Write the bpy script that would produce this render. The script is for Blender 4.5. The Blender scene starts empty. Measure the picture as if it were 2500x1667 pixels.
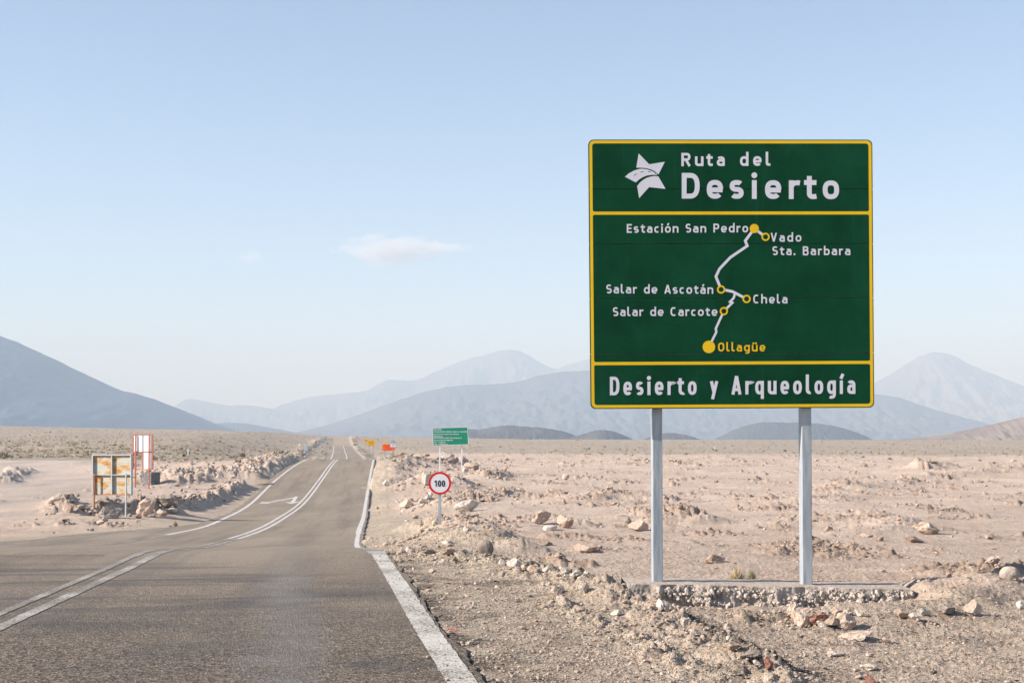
import bpy, bmesh, math, random
import numpy as np
from mathutils import Vector, Matrix, noise as mnoise
random.seed(7); RNG = np.random.RandomState(11)
sc = bpy.context.scene
COL = sc.collection
# ------------------------------------------------------------------ camera
FPX, CX, HOR, EYE = 3472.0, 1250.0, 1065.0, 1.6      # photograph pixels (2500 wide), eye height in metres
PITCH = math.radians(2.0)
PPY = HOR - FPX * math.tan(PITCH)
cam = bpy.data.cameras.new('camera'); camo = bpy.data.objects.new('camera', cam); COL.objects.link(camo)
cam.sensor_width = 36; cam.lens = 36 * FPX / 2500; cam.clip_start = 0.1; cam.clip_end = 60000
cam.shift_y = (PPY - 833.5) / 2500
camo.location = (0, 0, EYE); camo.rotation_euler = (math.pi / 2 + PITCH, 0, 0)
sc.camera = camo
# ------------------------------------------------------------------ sky, sun, exposure
SUN_EL, SUN_A = math.radians(27), math.radians(11)    # elevation; the sun stands left, a little behind the camera
sdir = Vector((-math.cos(SUN_A) * math.cos(SUN_EL), -math.sin(SUN_A) * math.cos(SUN_EL), math.sin(SUN_EL)))
w = bpy.data.worlds.new('World'); sc.world = w; w.use_nodes = True
nt = w.node_tree; bg = nt.nodes['Background']
sky = nt.nodes.new('ShaderNodeTexSky'); sky.sky_type = 'NISHITA'; sky.sun_disc = False
sky.sun_elevation = SUN_EL; sky.sun_rotation = math.atan2(sdir.x, sdir.y)
sky.altitude = 3000; sky.air_density = 1.0; sky.dust_density = 1.3; sky.ozone_density = 0.6
nt.links.new(sky.outputs[0], bg.inputs[0]); bg.inputs[1].default_value = 0.088
sun = bpy.data.lights.new('sun', 'SUN'); sun.energy = 5.0; sun.angle = math.radians(0.5); sun.color = (1.0, 0.95, 0.88)
suno = bpy.data.objects.new('sun', sun); COL.objects.link(suno)
suno.rotation_euler = sdir.to_track_quat('Z', 'Y').to_euler()
sc.view_settings.view_transform = 'Standard'; sc.view_settings.look = 'None'
sc.view_settings.gamma = 1; sc.view_settings.use_curve_mapping = False
sc.view_settings.exposure = 1.24
sc.render.engine = 'CYCLES'
sc.cycles.use_denoising = True
sc.cycles.max_bounces = 5; sc.cycles.diffuse_bounces = 2; sc.cycles.glossy_bounces = 2
sc.cycles.volume_bounces = 1; sc.cycles.transparent_max_bounces = 8
sc.cycles.volume_step_rate = 1.0; sc.cycles.volume_max_steps = 256
HAZE_D = 3.5e-4

# ------------------------------------------------------------------ numpy noise
_perm = np.random.RandomState(3).permutation(4096)
_perm = np.concatenate([_perm, _perm])
_ang = np.random.RandomState(4).rand(4096) * 2 * np.pi
_gx, _gy = np.cos(_ang), np.sin(_ang)
def perlin(x, y, seed=0):
    x = np.asarray(x, float) + seed * 17.31; y = np.asarray(y, float) + seed * 9.77
    xi = np.floor(x).astype(np.int64); yi = np.floor(y).astype(np.int64)
    xf = x - xi; yf = y - yi
    u = xf * xf * xf * (xf * (xf * 6 - 15) + 10); v = yf * yf * yf * (yf * (yf * 6 - 15) + 10)
    def g(ix, iy, dx, dy):
        h = _perm[(_perm[ix & 4095] + iy) & 4095]
        return _gx[h] * dx + _gy[h] * dy
    a = g(xi, yi, xf, yf); b = g(xi + 1, yi, xf - 1, yf)
    c = g(xi, yi + 1, xf, yf - 1); d = g(xi + 1, yi + 1, xf - 1, yf - 1)
    return ((a + u * (b - a)) + v * ((c + u * (d - c)) - (a + u * (b - a)))) * 1.5
def fbm(x, y, o=4, seed=0, rough=0.5):
    s = 0; a = 1; f = 1
    for k in range(o):
        s = s + a * perlin(x * f, y * f, seed + k * 3); a *= rough; f *= 2.03
    return s
def sstep(a, b, x):
    t = np.clip((x - a) / (b - a), 0, 1); return t * t * (3 - 2 * t)
def pchip(xs, ys):
    xs = np.array(xs, float); ys = np.array(ys, float)
    h = np.diff(xs); dl = np.diff(ys) / h
    m = np.zeros(len(xs)); m[0] = dl[0]; m[-1] = dl[-1]
    for k in range(1, len(xs) - 1):
        m[k] = (h[k] * dl[k-1] + h[k-1] * dl[k]) / (h[k] + h[k-1])
    def f(x):
        x = np.clip(np.asarray(x, float), xs[0], xs[-1])
        i = np.clip(np.searchsorted(xs, x) - 1, 0, len(xs) - 2)
        t = (x - xs[i]) / h[i]; t2 = t * t; t3 = t2 * t
        return (2*t3-3*t2+1)*ys[i] + (t3-2*t2+t)*h[i]*m[i] + (-2*t3+3*t2)*ys[i+1] + (t3-t2)*h[i]*m[i+1]
    return f
# ------------------------------------------------------------------ terrain model
_zr = pchip([-60, 5, 13, 17, 20.3, 24, 28, 35, 45.6, 60, 74, 101, 122, 132, 150, 190, 240, 290, 417, 540, 620, 670, 760, 1000, 1500],
            [0, 0, 0, -.01, -.05, -.30, -.59, -1.05, -1.45, -1.8, -2.03, -1.5, -.72, -.55, -1.0, -2.6, -3.0, -2.8, -2.4, -.95, -.2, -.35, -.7, 1.6, 1.6])
_zR = pchip([-60, 5, 9, 13, 15.3, 20, 30, 45, 60, 74, 101, 130, 200, 300, 450, 700, 1000, 1500],
            [-.1, -.1, -.12, -.13, -.06, -.17, -.6, -1.15, -1.5, -1.65, -1.55, -1.3, -1.6, -2.2, -2.0, -1.4, -.8, -1.7])
_zL = pchip([-60, 20, 28, 35, 42, 60, 100, 150, 250, 500, 900, 1500],
            [0, 0, -.62, -1.05, -1.35, -1.65, -1.55, -1.2, 0.0, 2.2, 6.0, 12.0])
_edge_u = [(p - CX) / FPX for p in (-1800, 0, 480, 800, 1300, 2500, 4000)]
_edge_s = [(p - HOR) / FPX for p in (1010, 1040, 1050, 1063.5, 1073, 1075, 1075)]
_RX = pchip([-80, 3, 9.2, 11.67, 15.2, 19.8, 28, 45.6, 60, 74, 101, 130, 286, 417, 620, 1000, 1500],
            [.6, .5, -.31, -.68, -1.19, -1.85, -2.98, -4.9, -6.25, -7.62, -10.1, -12.65, -29.9, -46.0, -70.7, -114.0, -172.0])
_LX = pchip([-80, 24, 30, 34, 38, 43, 46.5, 52, 60, 74, 101, 130, 286, 417, 620, 1000, 1500],
            [-46, -46, -38, -17, -13.5, -13.1, -12.5, -11.6, -12.2, -13.9, -17.0, -19.2, -36.6, -52.6, -77.5, -121.0, -180.0])
_CXl = pchip([3, 11.9, 19.2, 28, 35, 45.6, 74, 101, 130, 286, 417, 620, 1000],
             [-3.6, -4.28, -4.85, -6.1, -7.2, -8.1, -10.95, -13.45, -15.95, -33.2, -49.1, -74.1, -117.6])
def road_z(y): return _zr(y)
def edgeR(y): return _RX(y) + 0.16 + 0.05 * perlin(np.asarray(y) * 1.3, 0.5, 5) + .03 * perlin(np.asarray(y) * 6, 1.5, 6)
def edgeL(y): return _LX(y) - 0.25 + 0.12 * perlin(np.asarray(y) * .8, 7.5, 8)
def base_z(x, y):
    x = np.asarray(x, float); y = np.asarray(y, float)
    yy = np.maximum(y, 1.0)
    u = np.clip(x / yy, -.55, .55)
    wr = sstep(0.0, 3 + .05 * np.clip(y, 0, 400), x - _RX(y))
    wl = sstep(0.0, 4 + .1 * np.clip(y, 0, 400), _LX(y) - x)
    z = _zr(y) * (1 - wr - wl) + _zR(y) * wr + _zL(y) * wl
    t = sstep(math.log(420), math.log(1150), np.log(yy))
    z2 = EYE - yy * np.interp(u, _edge_u, _edge_s)
    z = z * (1 - t) + z2 * t
    r = np.sqrt(x * x + y * y)
    far = np.maximum(yy - 1180, 0)
    z = z - far * (np.abs(np.interp(u, _edge_u, _edge_s)) * 0 + .0045) - np.where(far > 0, np.interp(u, _edge_u, _edge_s) * -far, 0) * 1.0
    return z
th_c, th_s = math.cos(PITCH), math.sin(PITCH)
def ray(px, py):
    a = (px - CX) / FPX; b = -(py - PPY) / FPX
    y = th_c - b * th_s; return a / y, (b * th_c + th_s) / y       # x per metre of y, z per metre of y
def P(px, py, y):
    a, b = ray(px, py); return Vector((a * y, y, EYE + b * y))
_hy = np.exp(np.linspace(math.log(5), math.log(1190), 2200))
def hit(px, py, zf=None):
    """ground point seen at a pixel of the photograph"""
    a, b = ray(px, py)
    z = (zf or base_z)(a * _hy, _hy); f = EYE + b * _hy - z
    k = np.argmax(f < 0)
    if f[k] >= 0: k = len(_hy) - 1
    if k == 0: y = _hy[0]
    else: y = _hy[k-1] + (_hy[k] - _hy[k-1]) * f[k-1] / (f[k-1] - f[k] + 1e-12) if f[k] < 0 else _hy[k]
    return a * y, y
D = 1 / 0.9408
def hitD(x, y): return hit(x * D, y * D)
# mounds and banks: (points seen at, half width, height, roughness), pushed-up rubble along the roads
RIDGES = []
def ridge(pts, wd, h, rough=.6):
    RIDGES.append(([hitD(*p) for p in pts], wd, h, rough))
ridge([(985, 1218), (1050, 1222), (1110, 1245), (1150, 1268)], 1.0, .42)
ridge([(1030, 1284), (1180, 1302), (1290, 1335), (1400, 1372)], .55, .13, 1.0)
ridge([(1400, 1375), (1490, 1410), (1590, 1472), (1720, 1535), (1800, 1590)], .38, .13, 1.0)
ridge([(1290, 1395), (1400, 1450), (1500, 1500), (1600, 1560)], .22, .055, .8)
ridge([(925, 1165), (990, 1165), (1060, 1172)], 1.3, .42)
ridge([(960, 1120), (1020, 1112), (1070, 1122)], 1.8, .6)
ridge([(880, 1120), (900, 1085), (930, 1062), (925, 1045)], 1.8, .35)
ridge([(1060, 1088), (1100, 1092), (1140, 1100)], 2.2, .6)
ridge([(1000, 1068), (1050, 1066)], 3.0, .5)
ridge([(150, 1160), (160, 1182)], .9, .4)
ridge([(215, 1192), (270, 1190), (330, 1190), (400, 1186)], 1.2, .55)
ridge([(395, 1176), (470, 1158), (530, 1132), (556, 1117)], 1.0, .52)
ridge([(440, 1108), (520, 1085), (600, 1070), (640, 1060)], 2.5, .35)
ridge([(570, 1098), (650, 1062), (690, 1040), (715, 1026), (742, 1008)], 2.2, .52)
ridge([(330, 1108), (380, 1100), (430, 1110)], 2.0, .55)
ridge([(1220, 1200), (1330, 1208)], .8, .18)
ridge([(1480, 1190), (1530, 1185), (1600, 1205)], 1.4, .35)
ridge([(1080, 1150), (1160, 1130)], 2.4, .3)
ridge([(1360, 1150), (1440, 1135), (1530, 1150)], 3.0, .3)
ridge([(1900, 1210), (1990, 1200), (2060, 1222)], 1.8, .28)
ridge([(1860, 1165), (1950, 1120), (2100, 1100), (2360, 1080)], 3.2, .35, .5)
ridge([(2130, 1078), (2170, 1074)], 2.6, .8)
ridge([(2100, 1392), (2200, 1375), (2330, 1352), (2450, 1335)], .75, .2, .3)
ridge([(0, 1112), (50, 1084)], 1.6, .5)
ridge([(870, 1245), (960, 1242), (1040, 1262)], .8, .12)
def ridges(x, y):
    z = np.zeros(np.shape(x)); rough = np.zeros(np.shape(x))
    for pts, wd, h, rg in RIDGES:
        best = np.full(np.shape(x), 1e9)
        xs = [p[0] for p in pts]; ys = [p[1] for p in pts]
        m = (x > min(xs) - 4*wd) & (x < max(xs) + 4*wd) & (y > min(ys) - 4*wd) & (y < max(ys) + 4*wd)
        if not np.any(m): continue
        X = x[m]; Y = y[m]; b = np.full(X.shape, 1e9)
        wob = 1 + .45 * perlin(X / wd * .9, Y / wd * .9, 31)
        for (ax, ay), (bx, by) in zip(pts[:-1], pts[1:]):
            dx, dy = bx - ax, by - ay; L = dx*dx + dy*dy + 1e-9
            t = np.clip(((X - ax) * dx + (Y - ay) * dy) / L, 0, 1)
            b = np.minimum(b, np.hypot(X - ax - t * dx, Y - ay - t * dy) * (1.28 + .37 * np.tanh((X - ax - t * dx) / (wd * .35))))   # steeper on the side away from the sun
        b = b / (wd * wob)
        g = np.exp(-b * b * 1.2)
        z[m] = z[m] + h * g * (.75 + .6 * perlin(X / wd, Y / wd, 41)); rough[m] = np.maximum(rough[m], g * rg)
    return z, rough
def masks(x, y):
    """flat: smooth scraped ground; dist: disturbed pink dirt (against the natural plain); grav: roadside gravel"""
    d = np.hypot(x, y)
    s_edge = 250 + 60 * perlin(x / 90, y / 90, 51)
    left_plain = sstep(0, 1, (y - 125 - 10 * perlin(x / 25, y / 25, 52)) / 30) * sstep(0, 12, _LX(y) - x - 7)
    dist = 1 - np.maximum(sstep(s_edge, s_edge * 1.25, y), left_plain)
    grav = np.maximum(sstep(3.4 + .8 * perlin(x / 2, y / 2, 53) - .5, 1.2, x - _RX(y)) * (y < 60), 0)
    grav = np.maximum(grav, sstep(2.2, .6, x - _RX(y))) * (x > _RX(y) - .5)
    grav = np.maximum(grav, .6 * sstep(2.8, .8, _LX(y) - x) * (y > 30) * (x < _LX(y) + .5))
    grav = np.maximum(grav, .6 * sstep(14.9, 14.2, y + .3 * perlin(x * 2, y * 2, 54)) * (x > _RX(y)))
    return dist, np.clip(grav, 0, 1)
PAD = [hitD(*p) for p in [(-120, 1205), (-60, 1060), (110, 1052), (225, 1052), (215, 1120), (120, 1160), (60, 1190)]]
def in_poly(x, y, poly):
    c = np.zeros(np.shape(x), bool); n = len(poly)
    for i in range(n):
        (x1, y1), (x2, y2) = poly[i], poly[(i + 1) % n]
        c ^= ((y1 > y) != (y2 > y)) & (x < (x2 - x1) * (y - y1) / (y2 - y1 + 1e-12) + x1)
    return c
def poly_dist(x, y, poly):
    b = np.full(np.shape(x), 1e9); n = len(poly)
    for i in range(n):
        (ax, ay), (bx, by) = poly[i], poly[(i + 1) % n]
        dx, dy = bx - ax, by - ay
        t = np.clip(((x - ax) * dx + (y - ay) * dy) / (dx*dx + dy*dy + 1e-9), 0, 1)
        b = np.minimum(b, np.hypot(x - ax - t*dx, y - ay - t*dy))
    return np.where(in_poly(x, y, poly), -b, b)
SLAB = dict(x0=(1436 * D - CX) / FPX * 15.1, x1=(2086 * D - CX) / FPX * 15.1, y0=15.02, y1=15.72)
def full_z(x, y, attrs=False):
    x = np.atleast_1d(np.asarray(x, float)); y = np.atleast_1d(np.asarray(y, float))
    z = base_z(x, y); rz, rg = ridges(x, y)
    dist, grav = masks(x, y)
    pd = poly_dist(x, y, PAD); pad = sstep(3, -3, pd + 3 * perlin(x / 9, y / 9, 66)) * (y > 45)
    near = np.clip(1.5 - y / 400, .3, 1)
    offr = np.minimum(np.abs(x - edgeR(y)) * ((x > _RX(y)) | (y < 30)) + 1e3 * ((x < _RX(y)) & (y >= 30)), 1e3)
    offr = np.where(x > _RX(y), x - edgeR(y), np.where(x < _LX(y), edgeL(y) - x, -1))
    on = np.clip(offr, -1, 50)
    calm = sstep(.0, 3.0, on)
    calm2 = calm * (1 - .85 * pad)
    # broad swells
    z = z + calm2 * (.10 * fbm(x / 7, y / 7, 3, 1) * np.clip(y / 25, .3, 1.6) + .35 * perlin(x / 31, y / 31, 2) * sstep(25, 90, y) * (y < 1300))
    # patches of broken, clodded ground
    pm = fbm(x / 3.1, y / 3.1, 4, 12, .6)
    patch = sstep(.16, .58, pm + .55 * rg - .10 - .38 * sstep(.25, -.35, perlin(x / 13, y / 17, 14))) * calm2
    cl = fbm(x / .55, y / .55, 3, 20); cl2 = np.abs(fbm(x / .24, y / .24, 3, 24, .6))
    amp = np.clip(.065 + y * .0015, 0, .28)
    z = z + rz * (1 - .3 * (1 - calm))
    z = z + patch * amp * (np.maximum(cl, -.2) * 1.1 + .8 * cl2) * sstep(1400, 500, y)
    z = z + calm2 * .02 * fbm(x / .45, y / .45, 3, 27)
    z = z + (.012 * calm * np.abs(fbm(x / .09, y / .09, 2, 29)) + .020 * grav * calm * np.abs(fbm(x / .16, y / .16, 2, 30)))* sstep(70, 30, y)
    z = z + rg * .08 * np.abs(fbm(x / .20, y / .20, 3, 35, .6)) * sstep(90, 40, y)
    z = z + rg * np.where(x < _LX(y), .42, .17) * np.abs(fbm(x / .9, y / .9, 5, 38, .68)) * sstep(25, 45, y)
    z = z + calm2 * .016 * np.abs(fbm(x / .07, y / .07, 2, 39)) * sstep(26, 16, y)
    if attrs:
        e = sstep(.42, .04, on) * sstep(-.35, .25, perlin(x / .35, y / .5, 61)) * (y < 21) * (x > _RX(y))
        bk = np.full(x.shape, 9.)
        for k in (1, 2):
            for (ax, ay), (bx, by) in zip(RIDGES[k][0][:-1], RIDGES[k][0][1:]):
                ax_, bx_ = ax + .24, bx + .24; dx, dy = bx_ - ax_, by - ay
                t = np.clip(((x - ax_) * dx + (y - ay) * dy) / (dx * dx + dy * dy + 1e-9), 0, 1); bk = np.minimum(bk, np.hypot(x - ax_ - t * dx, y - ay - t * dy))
        grit_shade = np.maximum(e, sstep(.42, .10, bk) * sstep(-.30, .12, fbm(x / .45, y / .6, 3, 62)))  # crumbled road edge, plus the bank's shadow bands painted in as dark ground
        grit_shade = np.maximum(grit_shade, .6 * sstep(.22, .5, fbm(x / .8, y / .5, 3, 63)) * grav * (y < 18))
    # loose gravel strip next to the near road edge, slumps and shadows
    z = z + sstep(.02, .5, on) * sstep(2.5, .8, on) * .018 * fbm(x / .6, y / .35, 3, 37) * (y < 40)
    # gully in front of the footing of the sign
    gx = sstep(SLAB['x0'] - .3, SLAB['x0'] + .3, x) * sstep(SLAB['x1'] + .25, SLAB['x1'] - .1, x)
    under = gx * sstep(SLAB['y0'] - 1.15, SLAB['y0'] - .5, y) * sstep(SLAB['y1'] + .5, SLAB['y1'] + .1, y)
    z = z * (1 - under) + under * (-.175 + .03 * perlin(x * 3, y * 3, 3))
    # sunk under the road
    dip = np.where((y < 1150), sstep(.05, -.12, offr), 0)
    step = np.interp(y, [0, 22, 35, 60, 130, 400, 1200], [.012, .012, .025, .055, .12, .05, .03])
    z = z - step * sstep(.9, .0, on) * (y < 1150) - dip * .12
    if attrs: return z, dict(dist=dist, grav=grav, pad=pad * (y < 160), patch=patch, ridge=rg, grit_shade=grit_shade)
    return z
def gz(x, y): return float(full_z(x, y)[0])
def ground(px, py):
    x, y = hit(px, py); z = gz(x, y); return Vector((x, y, z))
def hitF(px, py):
    x, y = hit(px, py, lambda X, Y: full_z(X, Y)); return Vector((x, y, gz(x, y)))
def hitFD(a, b): return hitF(a * D, b * D)

# ------------------------------------------------------------------ materials
def N(nt, t, **k):
    n = nt.nodes.new(t)
    for a, b in k.items(): setattr(n, a, b)
    return n
def mat(name, rough=.9, spec=.2):
    m = bpy.data.materials.new(name); m.use_nodes = True
    b = m.node_tree.nodes['Principled BSDF']; b.inputs['Roughness'].default_value = rough
    b.inputs['Specular IOR Level'].default_value = spec
    return m, m.node_tree, b
def lk(nt, a, b): nt.links.new(a, b)
def noise_n(nt, vec, scale, detail=4, rough=.55, dist=0):
    n = N(nt, 'ShaderNodeTexNoise'); n.inputs['Scale'].default_value = scale; n.inputs['Detail'].default_value = detail
    n.inputs['Roughness'].default_value = rough; n.inputs['Distortion'].default_value = dist
    if vec is not None: lk(nt, vec, n.inputs['Vector'])
    return n.outputs['Fac']
def ramp(nt, fac, stops):
    r = N(nt, 'ShaderNodeValToRGB'); e = r.color_ramp.elements
    while len(e) < len(stops): e.new(.5)
    for i, (p, c) in enumerate(stops):
        e[i].position = p; e[i].color = (*c, 1) if len(c) == 3 else c
    lk(nt, fac, r.inputs[0]); return r.outputs[0]
def fr(nt, fac, a, b, lo=0., hi=1.):
    m = N(nt, 'ShaderNodeMapRange'); m.inputs[1].default_value = a; m.inputs[2].default_value = b
    m.inputs[3].default_value = lo; m.inputs[4].default_value = hi; lk(nt, fac, m.inputs[0]); return m.outputs[0]
def mixc(nt, f, a, b, mode='MIX'):
    m = N(nt, 'ShaderNodeMix'); m.data_type = 'RGBA'; m.blend_type = mode
    for s, v in ((m.inputs[0], f), (m.inputs[6], a), (m.inputs[7], b)):
        if isinstance(v, (int, float)): s.default_value = v
        elif isinstance(v, tuple): s.default_value = (*v, 1)
        else: lk(nt, v, s)
    return m.outputs[2]
def mth(nt, op, a, b=None):
    m = N(nt, 'ShaderNodeMath'); m.operation = op
    for s, v in zip(m.inputs, (a, b)):
        if v is None: continue
        if isinstance(v, (int, float)): s.default_value = v
        else: lk(nt, v, s)
    return m.outputs[0]
def bump(nt, bsdf, h, strength, dist=.01, prev=None):
    b = N(nt, 'ShaderNodeBump'); b.inputs['Strength'].default_value = strength; b.inputs['Distance'].default_value = dist
    lk(nt, h, b.inputs['Height'])
    if prev is not None: lk(nt, prev, b.inputs['Normal'])
    lk(nt, b.outputs[0], bsdf.inputs['Normal']); return b.outputs[0]
def pos(nt): return N(nt, 'ShaderNodeNewGeometry').outputs['Position']
def objc(nt): return N(nt, 'ShaderNodeTexCoord').outputs['Object']
def attr(nt, n):
    a = N(nt, 'ShaderNodeAttribute'); a.attribute_name = n; return a.outputs['Fac']
def scalev(nt, v, s):
    m = N(nt, 'ShaderNodeMapping'); m.inputs['Scale'].default_value = s; lk(nt, v, m.inputs[0]); return m.outputs[0]

def m_ground():
    m, t, b = mat('desert_ground', .95, .1); p = pos(t)
    big = noise_n(t, p, .35, 6, .6); mid = noise_n(t, p, 2.3, 6, .65); fine = noise_n(t, p, 22, 4, .7); vf = noise_n(t, p, 90, 3, .7)
    pink = ramp(t, big, [(.3, (.42, .315, .245)), (.5, (.50, .385, .305)), (.7, (.55, .44, .36))])
    pink = mixc(t, fr(t, mid, .35, .7), pink, mixc(t, .55, pink, (.60, .495, .415)))
    pink = mixc(t, fr(t, fine, .5, .8, 0, .35), pink, (.32, .235, .18))
    clod = mixc(t, fr(t, mid, .3, .7), (.33, .235, .175), (.44, .33, .26))
    c = mixc(t, mth(t, 'MULTIPLY', attr(t, 'patch'), .85), pink, clod)
    # natural plain: greyer, browner, speckled by small dark stones and far dry tufts
    pn = noise_n(t, scalev(t, p, (1, .45, 1)), .18, 7, .7)
    plain = ramp(t, noise_n(t, p, .05, 5, .6), [(.3, (.30, .25, .205)), (.7, (.375, .31, .25))])
    plain = mixc(t, fr(t, pn, .52, .66, 0, .55), plain, (.40, .30, .17))
    plain = mixc(t, fr(t, noise_n(t, p, .9, 5, .7), .56, .7, 0, .6), plain, (.20, .17, .135))
    sep = N(t, 'ShaderNodeSeparateXYZ'); lk(t, p, sep.inputs[0])
    track = noise_n(t, scalev(t, p, (.004, .03, 1)), 1, 3, .5)
    plain = mixc(t, fr(t, track, .55, .7, 0, .5), plain, (.40, .32, .26))
    c = mixc(t, attr(t, 'dist'), plain, c)
    # graded flat yard at the left
    padc = ramp(t, noise_n(t, scalev(t, p, (.3, .06, 1)), 1, 4, .6), [(.35, (.38, .325, .285)), (.6, (.54, .44, .37))])
    c = mixc(t, attr(t, 'pad'), c, padc)
    # roadside gravel: tan grit with black grains and pale grains
    vor = N(t, 'ShaderNodeTexVoronoi'); vor.inputs['Scale'].default_value = 75; lk(t, p, vor.inputs['Vector'])
    sp = N(t, 'ShaderNodeSeparateXYZ'); lk(t, vor.outputs['Color'], sp.inputs[0])
    gcol = ramp(t, sp.outputs[0], [(.0, (.055, .05, .048)), (.14, (.13, .105, .085)), (.20, (.43, .335, .24)), (.62, (.52, .42, .315)), (.88, (.60, .52, .42)), (1, (.64, .6, .54))])
    gcol = mixc(t, fr(t, noise_n(t, p, 1.4, 5, .6), .5, .68, 0, .6), gcol, (.23, .175, .125))
    gf = mth(t, 'MULTIPLY', attr(t, 'grav'), fr(t, noise_n(t, p, .9, 4, .6), .3, .5, .35, 1))
    c = mixc(t, gf, c, gcol)
    c = mixc(t, mth(t, 'MULTIPLY', attr(t, 'grit_shade'), fr(t, noise_n(t, p, 30, 4, .8), .36, .54, 0, .97)), c, (.042, .037, .035))  # near-black colour: real grit and the painted shade beside the bank
    lk(t, c, b.inputs['Base Color'])
    n1 = bump(t, b, fine, .8, .04); n2 = bump(t, b, vf, .9, .018, n1)
    bump(t, b, noise_n(t, p, 5, 6, .75), .7, .10, n2)
    return m
def m_asphalt():
    m, t, b = mat('asphalt', .85, .25); p = pos(t)
    vor = N(t, 'ShaderNodeTexVoronoi'); vor.inputs['Scale'].default_value = 55; lk(t, p, vor.inputs['Vector'])
    sp = N(t, 'ShaderNodeSeparateXYZ'); lk(t, vor.outputs['Color'], sp.inputs[0])
    st = ramp(t, sp.outputs[0], [(0, (.03, .027, .026)), (.3, (.075, .062, .053)), (.55, (.18, .142, .11)), (.85, (.31, .245, .185)), (1, (.43, .37, .31))])
    grit_shade = noise_n(t, p, 120, 3, .7)
    st = mixc(t, fr(t, grit_shade, .35, .7, 0, .5), st, (.06, .054, .05))
    # further away the aggregate packs into an even worn tan
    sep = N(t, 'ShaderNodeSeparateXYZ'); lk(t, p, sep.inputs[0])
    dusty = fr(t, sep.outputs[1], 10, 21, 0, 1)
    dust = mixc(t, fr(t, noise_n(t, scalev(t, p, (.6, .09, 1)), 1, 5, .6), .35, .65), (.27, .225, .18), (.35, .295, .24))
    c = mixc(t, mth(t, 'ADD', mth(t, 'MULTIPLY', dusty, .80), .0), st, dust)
    # wheel tracks and rubber: long bands along the carriageway, following its slant
    sk = N(t, 'ShaderNodeCombineXYZ')
    lk(t, mth(t, 'ADD', sep.outputs[0], mth(t, 'MULTIPLY', sep.outputs[1], .10)), sk.inputs[0]); lk(t, mth(t, 'MULTIPLY', sep.outputs[1], .035), sk.inputs[1])
    band = noise_n(t, sk.outputs[0], 1.3, 4, .6)
    c = mixc(t, fr(t, band, .48, .62, 0, .5), c, mixc(t, .5, c, (.07, .066, .07)))
    big = noise_n(t, scalev(t, p, (1, 1.4, 1)), .33, 5, .65)
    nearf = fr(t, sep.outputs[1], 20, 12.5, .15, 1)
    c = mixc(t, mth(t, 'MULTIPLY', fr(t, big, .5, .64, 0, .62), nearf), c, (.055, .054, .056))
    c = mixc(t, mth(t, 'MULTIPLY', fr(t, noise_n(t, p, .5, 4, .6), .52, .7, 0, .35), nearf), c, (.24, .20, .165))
    cv = N(t, 'ShaderNodeVectorMath'); cv.operation = 'SUBTRACT'; lk(t, p, cv.inputs[0]); cv.inputs[1].default_value = (-9, 46, 0)
    rl = N(t, 'ShaderNodeVectorMath'); rl.operation = 'LENGTH'; lk(t, cv.outputs[0], rl.inputs[0])
    cc = N(t, 'ShaderNodeCombineXYZ'); lk(t, rl.outputs['Value'], cc.inputs[0]); lk(t, mth(t, 'MULTIPLY', sep.outputs[0], .16), cc.inputs[1])
    arcs = noise_n(t, cc.outputs[0], 1.25, 4, .55, .3)
    jm = mth(t, 'MULTIPLY', fr(t, sep.outputs[1], 11.5, 14, 0, 1), fr(t, sep.outputs[1], 19.6, 17, 0, 1))
    c = mixc(t, mth(t, 'MULTIPLY', fr(t, arcs, .50, .60, 0, .6), jm), c, (.06, .058, .06))
    xo = mth(t, 'ADD', sep.outputs[0], mth(t, 'MULTIPLY', sep.outputs[1], .155))  # pale glare reflection along the lane, painted into the asphalt colour
    xo = mth(t, 'ADD', xo, mth(t, 'MULTIPLY', noise_n(t, p, .4, 3, .5), .5))
    ab = mth(t, 'ABSOLUTE', mth(t, 'ADD', xo, -.2))
    glare_streak = mth(t, 'MULTIPLY', fr(t, ab, .42, .05, 0, .42), fr(t, sep.outputs[1], 21, 16, 0, 1))
    c = mixc(t, mth(t, 'MULTIPLY', glare_streak, fr(t, noise_n(t, p, 1.1, 4, .6), .3, .6)), c, (.27, .265, .26))
    hs = N(t, 'ShaderNodeHueSaturation'); hs.inputs['Saturation'].default_value = 1.18; hs.inputs['Value'].default_value = 1.0; lk(t, c, hs.inputs['Color']); c = hs.outputs[0]
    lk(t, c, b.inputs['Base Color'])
    n1 = bump(t, b, vor.outputs['Distance'], 1.0, .012)
    bump(t, b, noise_n(t, p, 60, 4, .8), .8, .012, n1)
    return m
def m_marking(colr=(.62, .60, .57), wear=.42, name='road_paint'):
    m, t, b = mat(name, .8, .2); p = pos(t)
    n1 = noise_n(t, p, 38, 5, .8); n2 = noise_n(t, p, 1.2, 4, .6)
    k = mth(t, 'ADD', n1, mth(t, 'MULTIPLY', n2, .5))
    f = fr(t, k, wear + .25, wear + .36)
    c = mixc(t, f, (.17, .145, .12), mixc(t, fr(t, noise_n(t, p, 7, 4, .6), .3, .7), colr, tuple(v * .82 for v in colr)))
    lk(t, c, b.inputs['Base Color']); bump(t, b, n1, .7, .008)
    return m
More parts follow.
